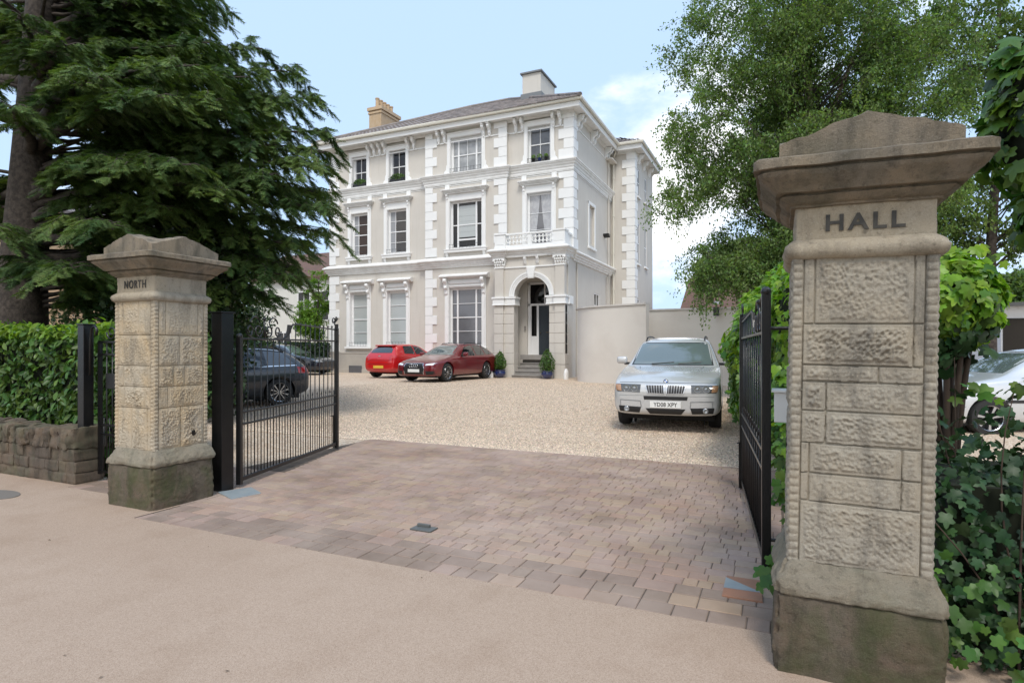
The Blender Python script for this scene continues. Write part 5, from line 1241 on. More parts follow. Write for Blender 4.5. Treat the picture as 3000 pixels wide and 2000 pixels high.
dr_([((.05 + i * .042, .652), (.062 + i * .042, .652), (.068 + i * .045, .785), (.055 + i * .045, .785)) for i in range(6)], mat('satin_grille', (.30, .30, .31), .35, metal=.8), 'grille_bars', 'f', gr, off=.016, sym=True, n=3)
dr_([((-.36, .535), (.36, .535), (.37, .595), (-.37, .595))], M['trim'], 'bumper_slot', 'f', off=.005)
dr_([((-.26, .285), (.26, .285), (.335, .385), (-.335, .385))], M['trim'], 'lower_intake', 'f', off=.005)
dr_([((.44, .30), (.78, .32), (.80, .42), (.41, .405))], M['trim'], 'fog_recess', 'f', off=.005, sym=True)
for sg in (-1, 1): p = hitf(bvh, hl, sg * .66, .365); b = MB(); b.lathe([(.045, 0), (.048, .012), (.03, .014), (0, .004)], 16, Matrix.Translation(p + Vector((0, -.006, 0))) @ Matrix.Rotation(R(90), 4, 'X')); b.build('fog_lamp', M['lamp'], root, smooth=True)
dr_([((.42, .50), (.76, .515), (.765, .53), (.42, .515)), ((.76, .40), (.775, .40), (.78, .53), (.765, .53)), ((.40, .40), (.415, .40), (.43, .515), (.415, .515))], mat('silver_shadow_crease', (.30, .31, .32), .3, metal=.7), 'bumper_crease', 'f', off=.003, sym=True, n=4)
p = hitf(bvh, hl, 0, .845); b = MB(); b.lathe([(.042, 0), (.040, .006), (0, .008)], 20, Matrix.Translation(p + Vector((0, -.006, .004))) @ Matrix.Rotation(R(65), 4, 'X')); bd = b.build('bonnet_badge', M['trim'], root)
b = MB(); Tb = Matrix.Translation(p + Vector((0, -.006, .004))) @ Matrix.Rotation(R(65), 4, 'X')
for a0, mi in ((0, 0), (90, 1), (180, 0), (270, 1)):
    pts = [(0, 0)] + [(.028 * math.cos(R(a0 + t * 15)), .028 * math.sin(R(a0 + t * 15))) for t in range(7)]; b.prism(pts, .007, .010, 'z', Tb, mi=mi)
b.build('badge_quadrants', [M['plate_w'], mat('badge_blue', (.02, .12, .45), .3)], bd)
plate(root, bvh, hl, .452, 'YD08 XPY', M['plate_w'])
dr_([((-.80, .822), (.80, .822), (.80, .829), (-.80, .829))], M['trim'], 'bonnet_gap', 'f', off=.002, n=14)
dr_([((-.90, .60), (.90, .60), (.90, .606), (-.90, .606))], mat('silver_shadow_crease', (.3, .3, .3)), 'bumper_gap', 'f', off=.002, n=16)
dr_([((.35, .86), (.36, .86), (.60, 1.08), (.585, 1.08))], mat('silver_shadow_crease', (.3, .3, .3)), 'bonnet_crease', 'f', off=.002, sym=True, n=6)

# dark red estate, front three quarter view
T2_ = [(0.00, .36, .54, .62, .60, .56, .44), (.06, .24, .62, .70, .80, .76, .6), (.2, .19, .69, .76, .88, .84, .68), (.6, .18, .77, .86, .92, .87, .74), (1.1, .18, .84, .93, .935, .87, .76), (1.45, .19, .88, .985, .937, .865, .74), (1.6, .19, .895, 1.03, .937, .86, .72), (2.0, .19, .91, 1.26, .937, .855, .66),
       (2.35, .19, .92, 1.40, .937, .85, .60), (2.8, .19, .93, 1.46, .937, .85, .58), (3.5, .19, .94, 1.455, .937, .845, .575), (4.1, .20, .95, 1.39, .93, .84, .57), (4.5, .22, .96, 1.24, .915, .83, .60), (4.75, .26, .94, 1.04, .89, .81, .62), (4.88, .32, .86, .93, .82, .76, .56), (4.94, .40, .70, .77, .7, .64, .45)]
ay = -math.radians(3.2)
cx, cy = -12.25, 20.95
root, dr_, bvh, hl = car('parked_car', 'dark red estate car facing the gate in front of the middle ground floor window', T2_, (.937, .855, .58), (cx, cy, .245), ay, 4.94, (.92, 3.83), .345, .81, paint('dark_red_paint', (.17, .010, .016), .3, .28),
    [((1.95, .97), (2.45, 1.31), (3.02, 1.385), (3.02, .97)), ((3.09, .975), (3.09, 1.385), (3.75, 1.37), (3.80, .985)), ((3.87, .99), (3.83, 1.36), (4.2, 1.27), (4.45, 1.02))], spokes=10, rails=(2.6, 4.0, 1.44), group='cars parked on the gravel')
dr_([((-.70, 1.0), (.70, 1.0), (.56, 1.375), (-.56, 1.375))], mat('windscreen_glass', (.1, .13, .13)), 'windscreen', 'f', off=.006, n=12)
g_ = dr_([((-.42, .30), (.42, .30), (.46, .52), (-.46, .52)), ((-.46, .52), (.46, .52), (.38, .70), (-.38, .70))], M['trim'], 'grille', 'f', off=.006, n=8)
dr_([((-.39, .70), (.39, .70), (.40, .715), (-.40, .715)), ((.455, .52), (.47, .52), (.395, .71), (.38, .70)), ((-.47, .52), (-.455, .52), (-.38, .70), (-.395, .71)), ((.415, .29), (.43, .29), (.47, .52), (.455, .52)), ((-.43, .29), (-.415, .29), (-.455, .52), (-.47, .52))], M['chrome'], 'grille_surround', 'f', g_, off=.012, n=4)
b = MB()
for i in range(4): p = hitf(bvh, hl, -.135 + i * .09, .615); ringm(b, (p.x, p.y - .02, .615), .055, .009)
b.build('ring_emblem', M['chrome'], g_, smooth=True)
plate(root, bvh, hl, .43, '', M['plate_w'])
dr_([((.50, .625), (.80, .645), (.84, .725), (.52, .68))], mat('bright_headlamp', (.75, .78, .80), .1, coat=1.), 'headlight', 'f', off=.006, sym=True)
dr_([((.54, .28), (.84, .30), (.84, .42), (.52, .42))], M['trim'], 'side_intake', 'f', off=.006, sym=True)

# red hatchback, rear towards the camera
T3_ = [(0.00, .34, .52, .60, .58, .54, .42), (.06, .22, .62, .70, .74, .70, .56), (.2, .18, .72, .80, .80, .76, .62), (.55, .17, .84, .92, .835, .79, .66), (.95, .17, .90, .98, .84, .79, .67), (1.15, .17, .92, 1.05, .84, .785, .65), (1.5, .17, .935, 1.27, .84, .78, .60), (1.85, .17, .945, 1.41, .84, .775, .555), (2.3, .17, .95, 1.455, .84, .775, .545),
       (3.0, .18, .97, 1.44, .84, .77, .54), (3.45, .19, .985, 1.385, .835, .765, .545), (3.65, .21, .99, 1.24, .825, .76, .57), (3.82, .24, .96, 1.03, .80, .74, .6), (3.92, .30, .80, .88, .76, .71, .55), (3.97, .38, .60, .68, .68, .62, .45)]
root, dr_, bvh, hl = car('parked_car', 'bright red hatchback parked nose in by the house with its yellow rear plate showing', T3_, (.84, .775, .545), (-15.41, 22.45, .245), PI - math.radians(2), 3.97, (.78, 3.25), .30, .72, paint('bright_red_paint', (.52, .010, .012), .0, .25),
    [((1.45, 1.0), (1.9, 1.32), (2.35, 1.37), (2.35, 1.0)), ((2.42, 1.0), (2.42, 1.37), (3.05, 1.35), (3.15, 1.03)), ((2.42, 1.0), (2.42, 1.0), (2.43, 1.0), (2.43, 1.0))], spokes=7, group='cars parked on the gravel')
dr_([((-.56, 1.06), (.56, 1.06), (.49, 1.325), (-.49, 1.325))], M['carglass'], 'rear_window', 'r', off=.006, n=8)
dr_([((.50, .76), (.74, .76), (.74, .95), (.54, .96))], M['redlamp'], 'tail_light', 'r', off=.006, sym=True, n=5)
p = hitf(bvh, hl, 0, .92, True); b = MB(); ringm(b, (0, p.y + .012, .90), .055, .007); b.tube([(-.035, p.y + .012, .935), (-.012, p.y + .012, .86), (0, p.y + .012, .90), (.012, p.y + .012, .86), (.035, p.y + .012, .935)], .006, 5); b.tube([(-.018, p.y + .012, .945), (0, p.y + .012, .91), (.018, p.y + .012, .945)], .005, 5); b.build('boot_badge', M['chrome'], root)
plate(root, bvh, hl, .47, '', M['plate_y'], True)
b = MB(); b.box(-.50, .50, hl - .62, hl - .40, 1.345, 1.40); b.build('spoiler', MATS['bright_red_paint'], root, bevel=.02)
b = MB(); b.tube([(0, hl - 1.0, 1.42), (0, hl - .82, 1.62)], .005, 5); b.build('aerial', M['trim'], root)
dr_([((-.60, .58), (.60, .58), (.60, .592), (-.60, .592)), ((-.62, .74), (.62, .74), (.62, .75), (-.62, .75))], M['trim'], 'tailgate_gap', 'r', off=.002, n=8)

# dark grey estate behind the left gate
T4_ = [(0.00, .34, .54, .62, .60, .56, .44), (.08, .22, .64, .72, .82, .78, .6), (.5, .18, .80, .88, .88, .84, .7), (1.1, .18, .86, .96, .90, .84, .72), (1.4, .18, .88, 1.01, .90, .835, .70), (1.8, .18, .90, 1.22, .90, .83, .64), (2.15, .18, .91, 1.38, .90, .825, .58), (2.6, .18, .92, 1.45, .90, .82, .56),
       (3.4, .19, .94, 1.45, .90, .815, .555), (3.95, .20, .96, 1.40, .895, .81, .55), (4.25, .22, .98, 1.27, .88, .80, .58), (4.45, .26, .98, 1.08, .855, .785, .62), (4.58, .32, .86, .93, .79, .74, .55), (4.63, .40, .66, .74, .66, .62, .45)]
ang = CAM_YAW + R(40)      # length runs away to the right
dx, dy = math.cos(ang), math.sin(ang)     # direction front -> rear in plan
wc = (-11.5, 11.15)        # rear off-side wheel contact
nx, ny = dy, -dx           # towards the camera side
hl4 = 4.63 / 2; L4 = 4.63; ax4 = (.86, 3.80)
ccx = wc[0] - dx * (ax4[1] - hl4) - nx * .78; ccy = wc[1] - dy * (ax4[1] - hl4) - ny * .78
root, dr_, bvh, hl = car('parked_car', 'dark grey estate car side on behind the bars of the left drive gate', T4_, (.90, .83, .56), (ccx, ccy, gh(0, 11.2) - .01), ang - R(90), 4.63, ax4, .335, .775, paint('dark_grey_paint', (.022, .025, .032), .3, .3),
    [((1.75, .96), (2.2, 1.30), (2.72, 1.37), (2.72, .96)), ((2.79, .965), (2.79, 1.37), (3.40, 1.37), (3.45, .98)), ((3.52, .985), (3.48, 1.36), (3.95, 1.32), (4.2, 1.03))], spokes=10, rails=(2.3, 4.0, 1.43), group='cars parked on the gravel', glassm=mat('tinted_reflecting_glass', (.10, .12, .15), .06, coat=1.))
dr_([((1.7, .925), (4.25, .99), (4.25, 1.012), (1.7, .95))], M['chrome'], 'waist_trim', 's', off=.006, sym=True, n=10)
dr_([((.50, .78), (.83, .78), (.82, .98), (.54, .96))], M['redlamp'], 'tail_light', 'r', off=.006, sym=True, n=6)
dr_([((4.28, .80), (4.50, .80), (4.48, .94), (4.24, .97))], M['redlamp'], 'tail_light', 's', off=.008, sym=True, n=6)

# black saloon farther back
root, dr_, bvh, hl = car('parked_car', 'black car in the far left corner of the drive by the hedge', T2_, (.937, .855, .58), (-22.3, 22.1, .245), CAM_YAW + R(72), 4.94, (.92, 3.83), .335, .81, paint('black_paint', (.008, .010, .018), .2, .25),
    [((1.95, .97), (2.45, 1.31), (3.02, 1.385), (3.02, .97)), ((3.09, .975), (3.09, 1.385), (3.75, 1.37), (3.80, .985)), ((3.87, .99), (3.83, 1.36), (4.2, 1.27), (4.45, 1.02))], spokes=9, group='cars parked on the gravel')
dr_([((-.70, 1.0), (.70, 1.0), (.56, 1.375), (-.56, 1.375))], mat('windscreen_glass', (.1, .13, .13)), 'windscreen', 'f', off=.006, n=12)
dr_([((.46, .60), (.80, .62), (.84, .735), (.47, .685))], M['lamp'], 'headlight', 'f', off=.006, sym=True)
dr_([((1.7, .93), (4.3, .985), (4.3, 1.0), (1.7, .945))], M['chrome'], 'waist_trim', 's', off=.006, sym=True, n=10)

# silver hatchback beyond the ivy on the right
ang = CAM_YAW + R(-4)
root, dr_, bvh, hl = car('parked_car', 'pale silver hatchback seen through the ivy to the right of the HALL pillar', T3_, (.84, .775, .545), (2.45 + math.cos(ang) * 1.6, 12.7 + math.sin(ang) * 1.6, gh(0, 13.2) - .01 - .10), ang - R(90), 3.97, (.78, 3.25), .30, .72, paint('pale_silver_paint', (.62, .64, .66), .45, .3),
    [((1.45, 1.0), (1.9, 1.32), (2.35, 1.37), (2.35, 1.0)), ((2.42, 1.0), (2.42, 1.37), (3.05, 1.35), (3.15, 1.03))], spokes=7, group='cars parked on the gravel')
dr_([((-.60, 1.03), (.60, 1.03), (.52, 1.36), (-.52, 1.36))], mat('windscreen_glass', (.1, .13, .13)), 'windscreen', 'f', off=.006, n=12)
dr_([((1.0, .55), (3.2, .55), (3.2, .60), (1.0, .60))], M['trim'], 'rubbing_strip', 's', off=.008, sym=True, n=10)
dr_([((.46, .60), (.72, .62), (.74, .74), (.47, .70))], M['lamp'], 'headlight', 'f', off=.006, sym=True)
# ------------------------------------------------------------------ trees and hedges
def bez(p0, p1, p2, n):
    return [p0 * (1 - t) ** 2 + p1 * 2 * t * (1 - t) + p2 * t * t for t in [i / n for i in range(n + 1)]]
# cedar: trunk, arching limbs, flat sprays of hanging branchlets
def cedar():
    root = empty('cedar_tree', (-14.6, 7.1, 0)); tag(root, 'huge dark cedar with tiered drooping boughs on the left of the drive', 'tree')
    rng = np.random.default_rng(42); rr = random.Random(42)
    base = Vector((-14.6, 7.1, 0)); tr = [Vector((0, 0, -.2)), Vector((0, 0, 1)), Vector((.02, .05, 3)), Vector((.18, .1, 5)), Vector((.30, .15, 7)), Vector((.40, .2, 9)), Vector((.5, .2, 12)), Vector((.5, .2, 15))]
    b = MB(); path = []; rads = []
    for i in range(29):
        t = i / 28 * (len(tr) - 1); k = min(int(t), len(tr) - 2); path.append(tr[k].lerp(tr[k + 1], t - k)); rads.append([.62, .50, .42, .36, .30, .25, .16, .06][k] * (1 - (t - k)) + [.62, .50, .42, .36, .30, .25, .16, .06][k + 1] * (t - k))
    b.tube(path, rads, 18); b.build('trunk', M['bark'], root, True)
    def trunk_at(z):
        for a, c in zip(tr[:-1], tr[1:]):
            if a.z <= z <= c.z: return a.lerp(c, (z - a.z) / (c.z - a.z))
        return tr[-1]
    # (tip x,y,z in site coordinates, height of the fork on the trunk, plate width)
    tips = [(-10.42, 8.45, 8.6, 8.3, 1.6), (-11.39, 8.55, 8.3, 7.8, 1.4), (-12.9, 8.9, 8.9, 8.0, 1.5), (-9.98, 9.2, 7.8, 6.8, 1.7), (-9.0, 9.2, 7.15, 6.2, 1.6), (-7.95, 9.13, 6.45, 5.7, 1.7), (-7.64, 9.16, 5.75, 5.2, 1.5), (-7.35, 8.8, 4.95, 4.6, 1.5), (-7.3, 8.83, 4.15, 4.2, 1.4),
            (-8.2, 8.95, 3.5, 3.9, 1.5), (-8.6, 8.78, 2.9, 3.5, 1.4), (-9.73, 8.76, 2.65, 3.2, 1.5), (-9.05, 6.87, 6.25, 6.4, 1.5), (-8.32, 7.2, 5.75, 6.0, 1.6), (-9.0, 6.35, 5.5, 5.9, 1.4), (-9.89, 5.94, 5.8, 6.2, 1.4), (-8.3, 6.66, 4.5, 5.0, 1.5), (-9.4, 6.17, 4.4, 4.8, 1.5),
            (-11.67, 5.68, 7.1, 7.2, 1.5), (-10.99, 5.99, 6.6, 6.9, 1.4), (-11.24, 5.33, 5.35, 5.8, 1.3), (-10.68, 6.14, 2.75, 3.2, 1.4), (-11.92, 6.12, 2.95, 3.2, 1.5), (-12.1, 5.4, 3.45, 3.8, 1.4), (-9.84, 7.07, 3.95, 4.4, 1.5), (-8.3, 7.35, 4.2, 4.7, 1.4), (-9.74, 6.01, 3.4, 3.8, 1.3),
            (-17.5, 10.5, 8, 8, 2), (-18, 6, 7, 7.3, 2), (-16, 3.5, 6, 6.4, 2), (-19, 8, 4.5, 5, 2), (-13, 11.5, 6.5, 6.5, 2.), (-11, 11.8, 5.2, 5.6, 1.8), (-15, 11.5, 4, 4.5, 2), (-10.5, 10.8, 7.2, 7.0, 1.6), (-10, 10.5, 3.9, 4.3, 1.6), (-9.6, 10.6, 5.0, 5.2, 1.5), (-13.4, 4.6, 8.3, 8.4, 1.5), (-12.6, 10.2, 3.2, 3.6, 1.6), (-12.5, 9.8, 9.6, 9, 1.5), (-11.5, 6.3, 8.5, 8.6, 1.4), (-12.4, 5.3, 9.3, 9.2, 1.4), (-14.5, 10.5, 10, 9.8, 1.6), (-9.2, 8.1, 6.6, 6.5, 1.5), (-9.9, 7.9, 7.3, 7.2, 1.4), (-8.9, 8.2, 5.3, 5.5, 1.4), (-10.6, 7.4, 5.0, 5.4, 1.3), (-10.4, 8.6, 5.9, 6.1, 1.4)]
    tips = [((x - .5) if x > -8.4 else x, y, z_, a_, b_) for x, y, z_, a_, b_ in tips]
    tips += [(-8.9, 9.1, 3.1, 3.5, 1.5), (-8.3, 9.3, 3.8, 4.2, 1.5), (-8.4, 9.2, 4.6, 4.9, 1.5), (-9.4, 9.0, 2.5, 2.9, 1.5), (-10.2, 9.2, 2.7, 3.0, 1.5), (-8.1, 9.0, 5.3, 5.4, 1.5)]
    for k in range(30):
        zt = rr.uniform(3.2, 10); az = R(rr.uniform(70, 215)); L = rr.uniform(2.2, 5.5); tips.append((-14.6 + L * math.cos(az), 7.1 + L * math.sin(az), zt, zt + rr.uniform(.1, .5), 1.7))
    for k in range(84):
        Lc = .93; zt = rr.uniform(2.3, 9.6) if k < 58 else rr.uniform(2.2, 3.6); prof = [(2.1, 4.6), (2.6, 5.0), (2.9, 6.0), (3.5, 6.5), (4.2, 7.3), (5.0, 7.3), (5.7, 7.0), (6.4, 6.9), (7.0, 6.0), (7.8, 4.9), (8.5, 4.2), (9.7, 4.2)]
        Lm = next((a[1] + (b_[1] - a[1]) * (zt - a[0]) / (b_[0] - a[0]) for a, b_ in zip(prof[:-1], prof[1:]) if a[0] <= zt <= b_[0]), 5)
        az = R(rr.uniform(8, 68)) if k < 58 else R(rr.uniform(16, 62)); L = Lm * Lc * rr.uniform(.42, .95) * (1 if az > R(5) else .72); zt2 = zt
        tips.append((-14.6 + L * math.cos(az), 7.1 + L * math.sin(az), zt2, zt2 + rr.uniform(.1, .5), rr.uniform(1.3, 1.7)))
    lb = MB(); P_, D_, S_ = [], [], []
    for tx, ty, tz, zf, pw in tips:
        p0 = trunk_at(zf - .25); p2 = Vector((tx, ty, tz)) - base; d = p2 - p0; L = d.length
        mid = p0.lerp(p2, .5) + Vector((0, 0, .10 * L + .12)); pts = bez(p0, mid, p2, 18)
        for i in range(3, 18): pts[i] += Vector((noise.noise(pts[i] * 1.3) * .14, noise.noise(pts[i] * 1.3 + Vector((9, 0, 0))) * .14, noise.noise(pts[i] * 1.6 + Vector((0, 5, 0))) * .08))
        r0 = .12 if len(P_) < 26000 and abs(zf - tz) < .7 else .03; lb.tube(pts, [max(.012, r0 * (1 - i / 18.) ** 1.1 + .012) for i in range(19)], 7)
        ax = Vector((d.x, d.y, 0)).normalized(); si = Vector((-ax.y, ax.x, 0)); nb = max(10, int(L * 5.0))
        for k in range(nb):
            t = .30 + .70 * (k + rr.random() * .6) / nb; f = t * 18; i = min(int(f), 17); o = pts[i].lerp(pts[i + 1], f - i)
            sd_ = 1 if k % 2 else -1; ln = pw * (.30 + .75 * math.sin(PI * min(1, (t - .12) * .95)) ** .8) * rr.uniform(.45, .95) * .62
            dr = (ax * rr.uniform(.35, 1.0) + si * sd_ * rr.uniform(.6, 1.0)).normalized(); drp = rr.uniform(.28, .70)
            bp = [o + dr * ln * s + Vector((0, 0, (.30 * math.sin(PI * s) if 1 else 0) * ln * .55 - drp * ln * s * s)) for s in (0, .25, .5, .75, 1)]
            lb.tube(bp, [.014, .011, .009, .006, .003], 4, cap=False)
            nf = max(4, int(ln * 23))
            for j in range(nf):
                s = (j + rr.random()) / nf; q = s * 4; jj = min(int(q), 3); c = bp[jj].lerp(bp[jj + 1], q - jj)
                for sg in (-1, 1):
                    dd = (dr * rr.uniform(.5, 1.1) + Vector((-dr.y, dr.x, 0)) * sg * rr.uniform(.3, 1.0) + Vector((0, 0, -rr.uniform(.2, 1.15)))).normalized()
                    P_.append(c); D_.append(dd); S_.append(rr.uniform(.15, .30))
            for j in range(2): P_.append(bp[-1]); D_.append((dr + Vector((0, 0, -rr.uniform(.3, .9)))).normalized()); S_.append(rr.uniform(.2, .34))
    lb.build('limbs', M['bark'], root, True)
    # frond template: a spine with pairs of slim needle tufts
    T = []; F = []
    def blade(a, d, w_, l):
        a = np.array(a, float); d = np.array(d, float); s = np.cross(d, [0, 0, 1]); s /= np.linalg.norm(s) + 1e-9; o = len(T)
        T.extend([a - s * w_, a + s * w_, a + d * l]); F.append((o, o + 1, o + 2))
    blade((0, 0, 0), (0, 1, 0), .05, 1.0)
    for i in range(7):
        y = .08 + i * .125; l = .36 * (1 - .45 * i / 7)
        for sg in (-1, 1):
            dv = np.array([sg * .8, .6, -.10 - .12 * (i % 2)]); dv /= np.linalg.norm(dv); blade((0, y, 0), dv, .046, l)
        if i % 2: dv = np.array([.1, .75, .45]); dv /= np.linalg.norm(dv); blade((0, y, 0), dv, .035, l * .6)
    T = np.array(T); F = np.array(F); P_ = np.array([tuple(p) for p in P_]); D = np.array([tuple(p) for p in D_]); S = np.array(S_)
    n = len(P_); up = np.array([0, 0, 1.]) + rng.normal(size=(n, 3)) * .3; X = np.cross(D, up); X /= np.linalg.norm(X, axis=1)[:, None]; Z = np.cross(X, D)
    Vv = P_[:, None] + S[:, None, None] * (T[None, :, 0, None] * X[:, None] + T[None, :, 1, None] * D[:, None] + T[None, :, 2, None] * Z[:, None])
    nparr('crown', Vv.reshape(-1, 3), (F[None] + (np.arange(n) * len(T))[:, None, None]).reshape(-1, 3), M['cedar'], root)
    print('cedar fronds', n)
cedar()

def broadleaf(name, label, base, trunk, ells, ncl, per, lsize, leafm, barkm, seed, spread=.45, r0=.16, shape='diamond', droop=.25, group=None, starts=(.3, .9), hang=True, stems=None):
    """trunk polyline (relative); clusters of leaves on twigs through a union of ellipsoids (relative)"""
    root = empty(name, base); tag(root, label, 'tree', group); rng = np.random.default_rng(seed); rr = random.Random(seed)
    tr = [Vector(p) for p in trunk]; b = MB(); n = 16
    def at(t):
        f = t * (len(tr) - 1); k = min(int(f), len(tr) - 2); return tr[k].lerp(tr[k + 1], f - k)
    b.tube([at(i / n) for i in range(n + 1)], [r0 * (1 - .85 * i / n) + .015 for i in range(n + 1)], 12)
    for st in stems or (): q = [Vector(p) for p in st]; b.tube(bez(q[0], q[1], q[2], 10), [.085 - .007 * i for i in range(11)], 8)
    b.build('trunk', barkm, root, True)
    wts = np.array([e[3] * e[4] * e[5] for e in ells]) ** .8; wts /= wts.sum(); C = []
    while len(C) < ncl:
        e = ells[rng.choice(len(ells), p=wts)]; d = rng.normal(size=3); d /= np.linalg.norm(d); r = rng.uniform(.15, 1.0) ** .42
        c = np.array(e[:3]) + d * r * np.array(e[3:6]); 
        if noise.noise(Vector(c) * .75 + Vector((seed, 0, 0))) > -.17: C.append(c)
    C = np.array(C); lb = MB(); P_ = []; NN = []; zt = tr[-1].z
    for c in C:
        cv = Vector(c); h = cv.xy.length if len(tr) < 99 else 0
        tz = min(max((cv.z - .55 * h - tr[0].z) / (zt - tr[0].z), starts[0] * .5), .97); o = at(tz + rr.uniform(-.03, .03) if tz < .94 else tz)
        m_ = o.lerp(cv, .55) + Vector((rr.uniform(-.2, .2), rr.uniform(-.2, .2), .12 * (cv - o).length))
        pts = bez(o, m_, cv, 7); L = (cv - o).length
        if rr.random() < .3: lb.tube(pts, [max(.004, (.008 + .006 * L) * (1 - i / 7.3)) for i in range(8)], 5, cap=False)
        for tw in range(6):
            d = Vector((rr.gauss(0, 1), rr.gauss(0, 1), rr.gauss(0, .7) - droop)).normalized(); l = spread * rr.uniform(.6, 1.5); e_ = cv + d * l + Vector((0, 0, -droop * l * .8))
            lb.tube([cv, cv.lerp(e_, .5) + Vector((0, 0, .05 * l)), e_], [.006, .004, .002], 3, cap=False)
            m2 = per // 6; t = rng.uniform(.1, 1.08, m2); q = np.array(cv)[None] * (1 - t[:, None]) + np.array(e_)[None] * t[:, None] + rng.normal(size=(m2, 3)) * spread * .13
            P_.append(q)
    lb.build('branches', barkm if barkm is not M['birchbark'] else M['bark'], root, True)
    P_ = np.concatenate(P_); nn = rng.normal(size=P_.shape) + np.array([0, 0, .7])
    leaves('crown', P_, nn, lsize, leafm, root, shape, seed, up=(0, 0, -1.) if hang else None)
    return root
bx, by = .63, 16.76
def rel(*p): return (p[0] - bx, p[1] - by, p[2]) + tuple(p[3:])
broadleaf('birch_tree', 'tall pale trunked birch with hanging grey green leaves behind the HALL pillar', (bx, by, 0), [(0, 0, 0), (.02, 0, 2), (.0, .1, 5), (-.03, 0, 8), (.05, 0, 11), (.1, 0, 14)],
    [rel(-.7, 16.2, 9.0, 1.9, 1.9, 1.9), rel(1.2, 17.0, 9.6, 2.0, 2.0, 2.2), rel(-.9, 16.0, 6.9, 1.9, 1.8, 1.35), rel(.9, 16.8, 6.6, 1.9, 1.9, 1.7), rel(-1.5, 15.8, 5.4, 1.55, 1.5, .85), rel(-.3, 16.3, 4.5, 1.7, 1.6, 1.3), rel(-1.05, 15.6, 3.65, 1.0, 1.0, .75), rel(2.7, 17.7, 8.0, 1.7, 1.7, 2.0), rel(2.6, 17.8, 5.5, 1.6, 1.6, 1.6), rel(.8, 17, 4.2, 1.5, 1.5, 1.2), rel(-.9, 15.9, 4.5, 1.4, 1.3, 1.1), rel(-.2, 15.9, 3.5, 1.4, 1.3, .9), rel(-1.2, 15.3, 3.35, 1.0, .9, .65), rel(0.4, 16.6, 12, 2.4, 2.4, 2)],
    1040, 250, .074, M['birchleaf'], M['birchbark'], 7, spread=.55, r0=.17, droop=.30, starts=(.3, .9),
    stems=[((.0, .1, 5.8), (.6, .4, 8), (1.9, .9, 11.0)), ((.0, .1, 5.2), (-.7, -.3, 6.2), (-1.9, -.5, 8.0)), ((0, .1, 5.4), (-.3, 0, 7), (-.9, 0, 8.6)), ((0, .1, 4), (.8, .4, 5), (2.2, 1., 6))])
broadleaf('broadleaf_tree', 'loose crowned broadleaf tree behind the ivy at the right edge', (5.4, 21.0, 0), [(0, 0, 0), (0, 0, 4), (.2, 0, 8), (.2, 0, 12)],
    [(-.4, 0, 10.4, 2.6, 2.2, 1.9), (.2, .2, 5.9, 2.4, 2.2, 1.9), (2.5, 1, 8, 2.2, 2, 3.5), (-1.4, 0, 4.6, 1.2, 1.2, 1.2)], 300, 170, .12, lmat('broadleaf', (.075, .14, .035), (.13, .19, .05), .35, .3), M['bark'], 17, spread=.6, droop=.2)
broadleaf('broadleaf_tree', 'small bright green tree in front of the white neighbouring house', (-23.5, 25.6, .2), [(0, 0, 0), (.05, 0, 1.5), (0, 0, 3), (.1, 0, 5)],
    [(0.1, 0, 3.0, 1.25, 1.1, 1.2), (.25, 0, 4.5, .8, .8, 1.2), (-.5, 0, 2.7, .9, .9, .8), (.3, -.2, 2.4, .9, .8, .7)], 120, 130, .10, M['yellowgreen'], M['bark'], 27, spread=.35, r0=.08, droop=.1)
broadleaf('broadleaf_tree', 'distant rounded tree on the skyline at the right edge', (16.2, 57, 0), [(0, 0, 0), (0, 0, 3), (0, 0, 6)], [(0, 0, 5.2, 3.2, 3, 2.2), (3, 1, 4.5, 3, 3, 2)], 150, 160, .34, M['birchleaf'], M['bark'], 37, spread=1.0, r0=.3)
# dark shrubs behind the hedge and along the left boundary
def shrub(name, label, c, r, n, size, m, seed, shape='oval', cat='shrub', group=None, core=True):
    root = empty(name, (c[0], c[1], 0)); tag(root, label, cat, group); rng = np.random.default_rng(seed)
    b = MB()
    for k in range(9):
        a = 2 * PI * k / 9 + seed; e = Vector((math.cos(a) * r[0] * .7, math.sin(a) * r[1] * .7, c[2] + r[2] * (.2 + .5 * ((k * 37) % 10) / 10))); b.tube(bez(Vector((0, 0, 0)), Vector((e.x * .3, e.y * .3, e.z * .6)), e, 6), [.035 - .004 * i for i in range(7)], 5)
    b.build('stems', M['twig'], root, True)
    d = rng.normal(size=(n, 3)); d /= np.linalg.norm(d, axis=1)[:, None]; rad = rng.uniform(.25, 1, n) ** .4
    k = 1 + .22 * np.sin(d[:, 0] * 6 + seed) * np.sin(d[:, 1] * 5 + 1) + .13 * np.sin(d[:, 2] * 11 + d[:, 0] * 9)
    P_ = d * (rad * k)[:, None] * np.array(r) + np.array([0, 0, c[2]]); P_ = P_[P_[:, 2] > .03]
    nn = P_ * 0 + d[:len(P_)] + rng.normal(size=P_.shape) * .6 + np.array([0, 0, .4])
    leaves('foliage', P_, nn, size, m, root, shape, seed)
    return root
shrub('holly_bush', 'dark evergreen holly between the beige building and the NORTH pillar', (-11.3, 8.3, 1.9), (1.45, 1.3, 2.0), 14000, .085, M['darkleaf'], 3, 'ivy', 'bush')
shrub('evergreen_bush', 'dark green bush low under the cedar at the far left', (-15.4, 8.8, 1.0), (1.8, 1.2, 1.35), 7000, .10, M['ivydark'], 4, 'oval', 'bush')
shrub('evergreen_bush', 'straggly bush on the hedge top in front of the beige building', (-13.2, 6.9, .95), (1.5, .9, .98), 6000, .08, M['ivymid'], 5, 'oval', 'bush')
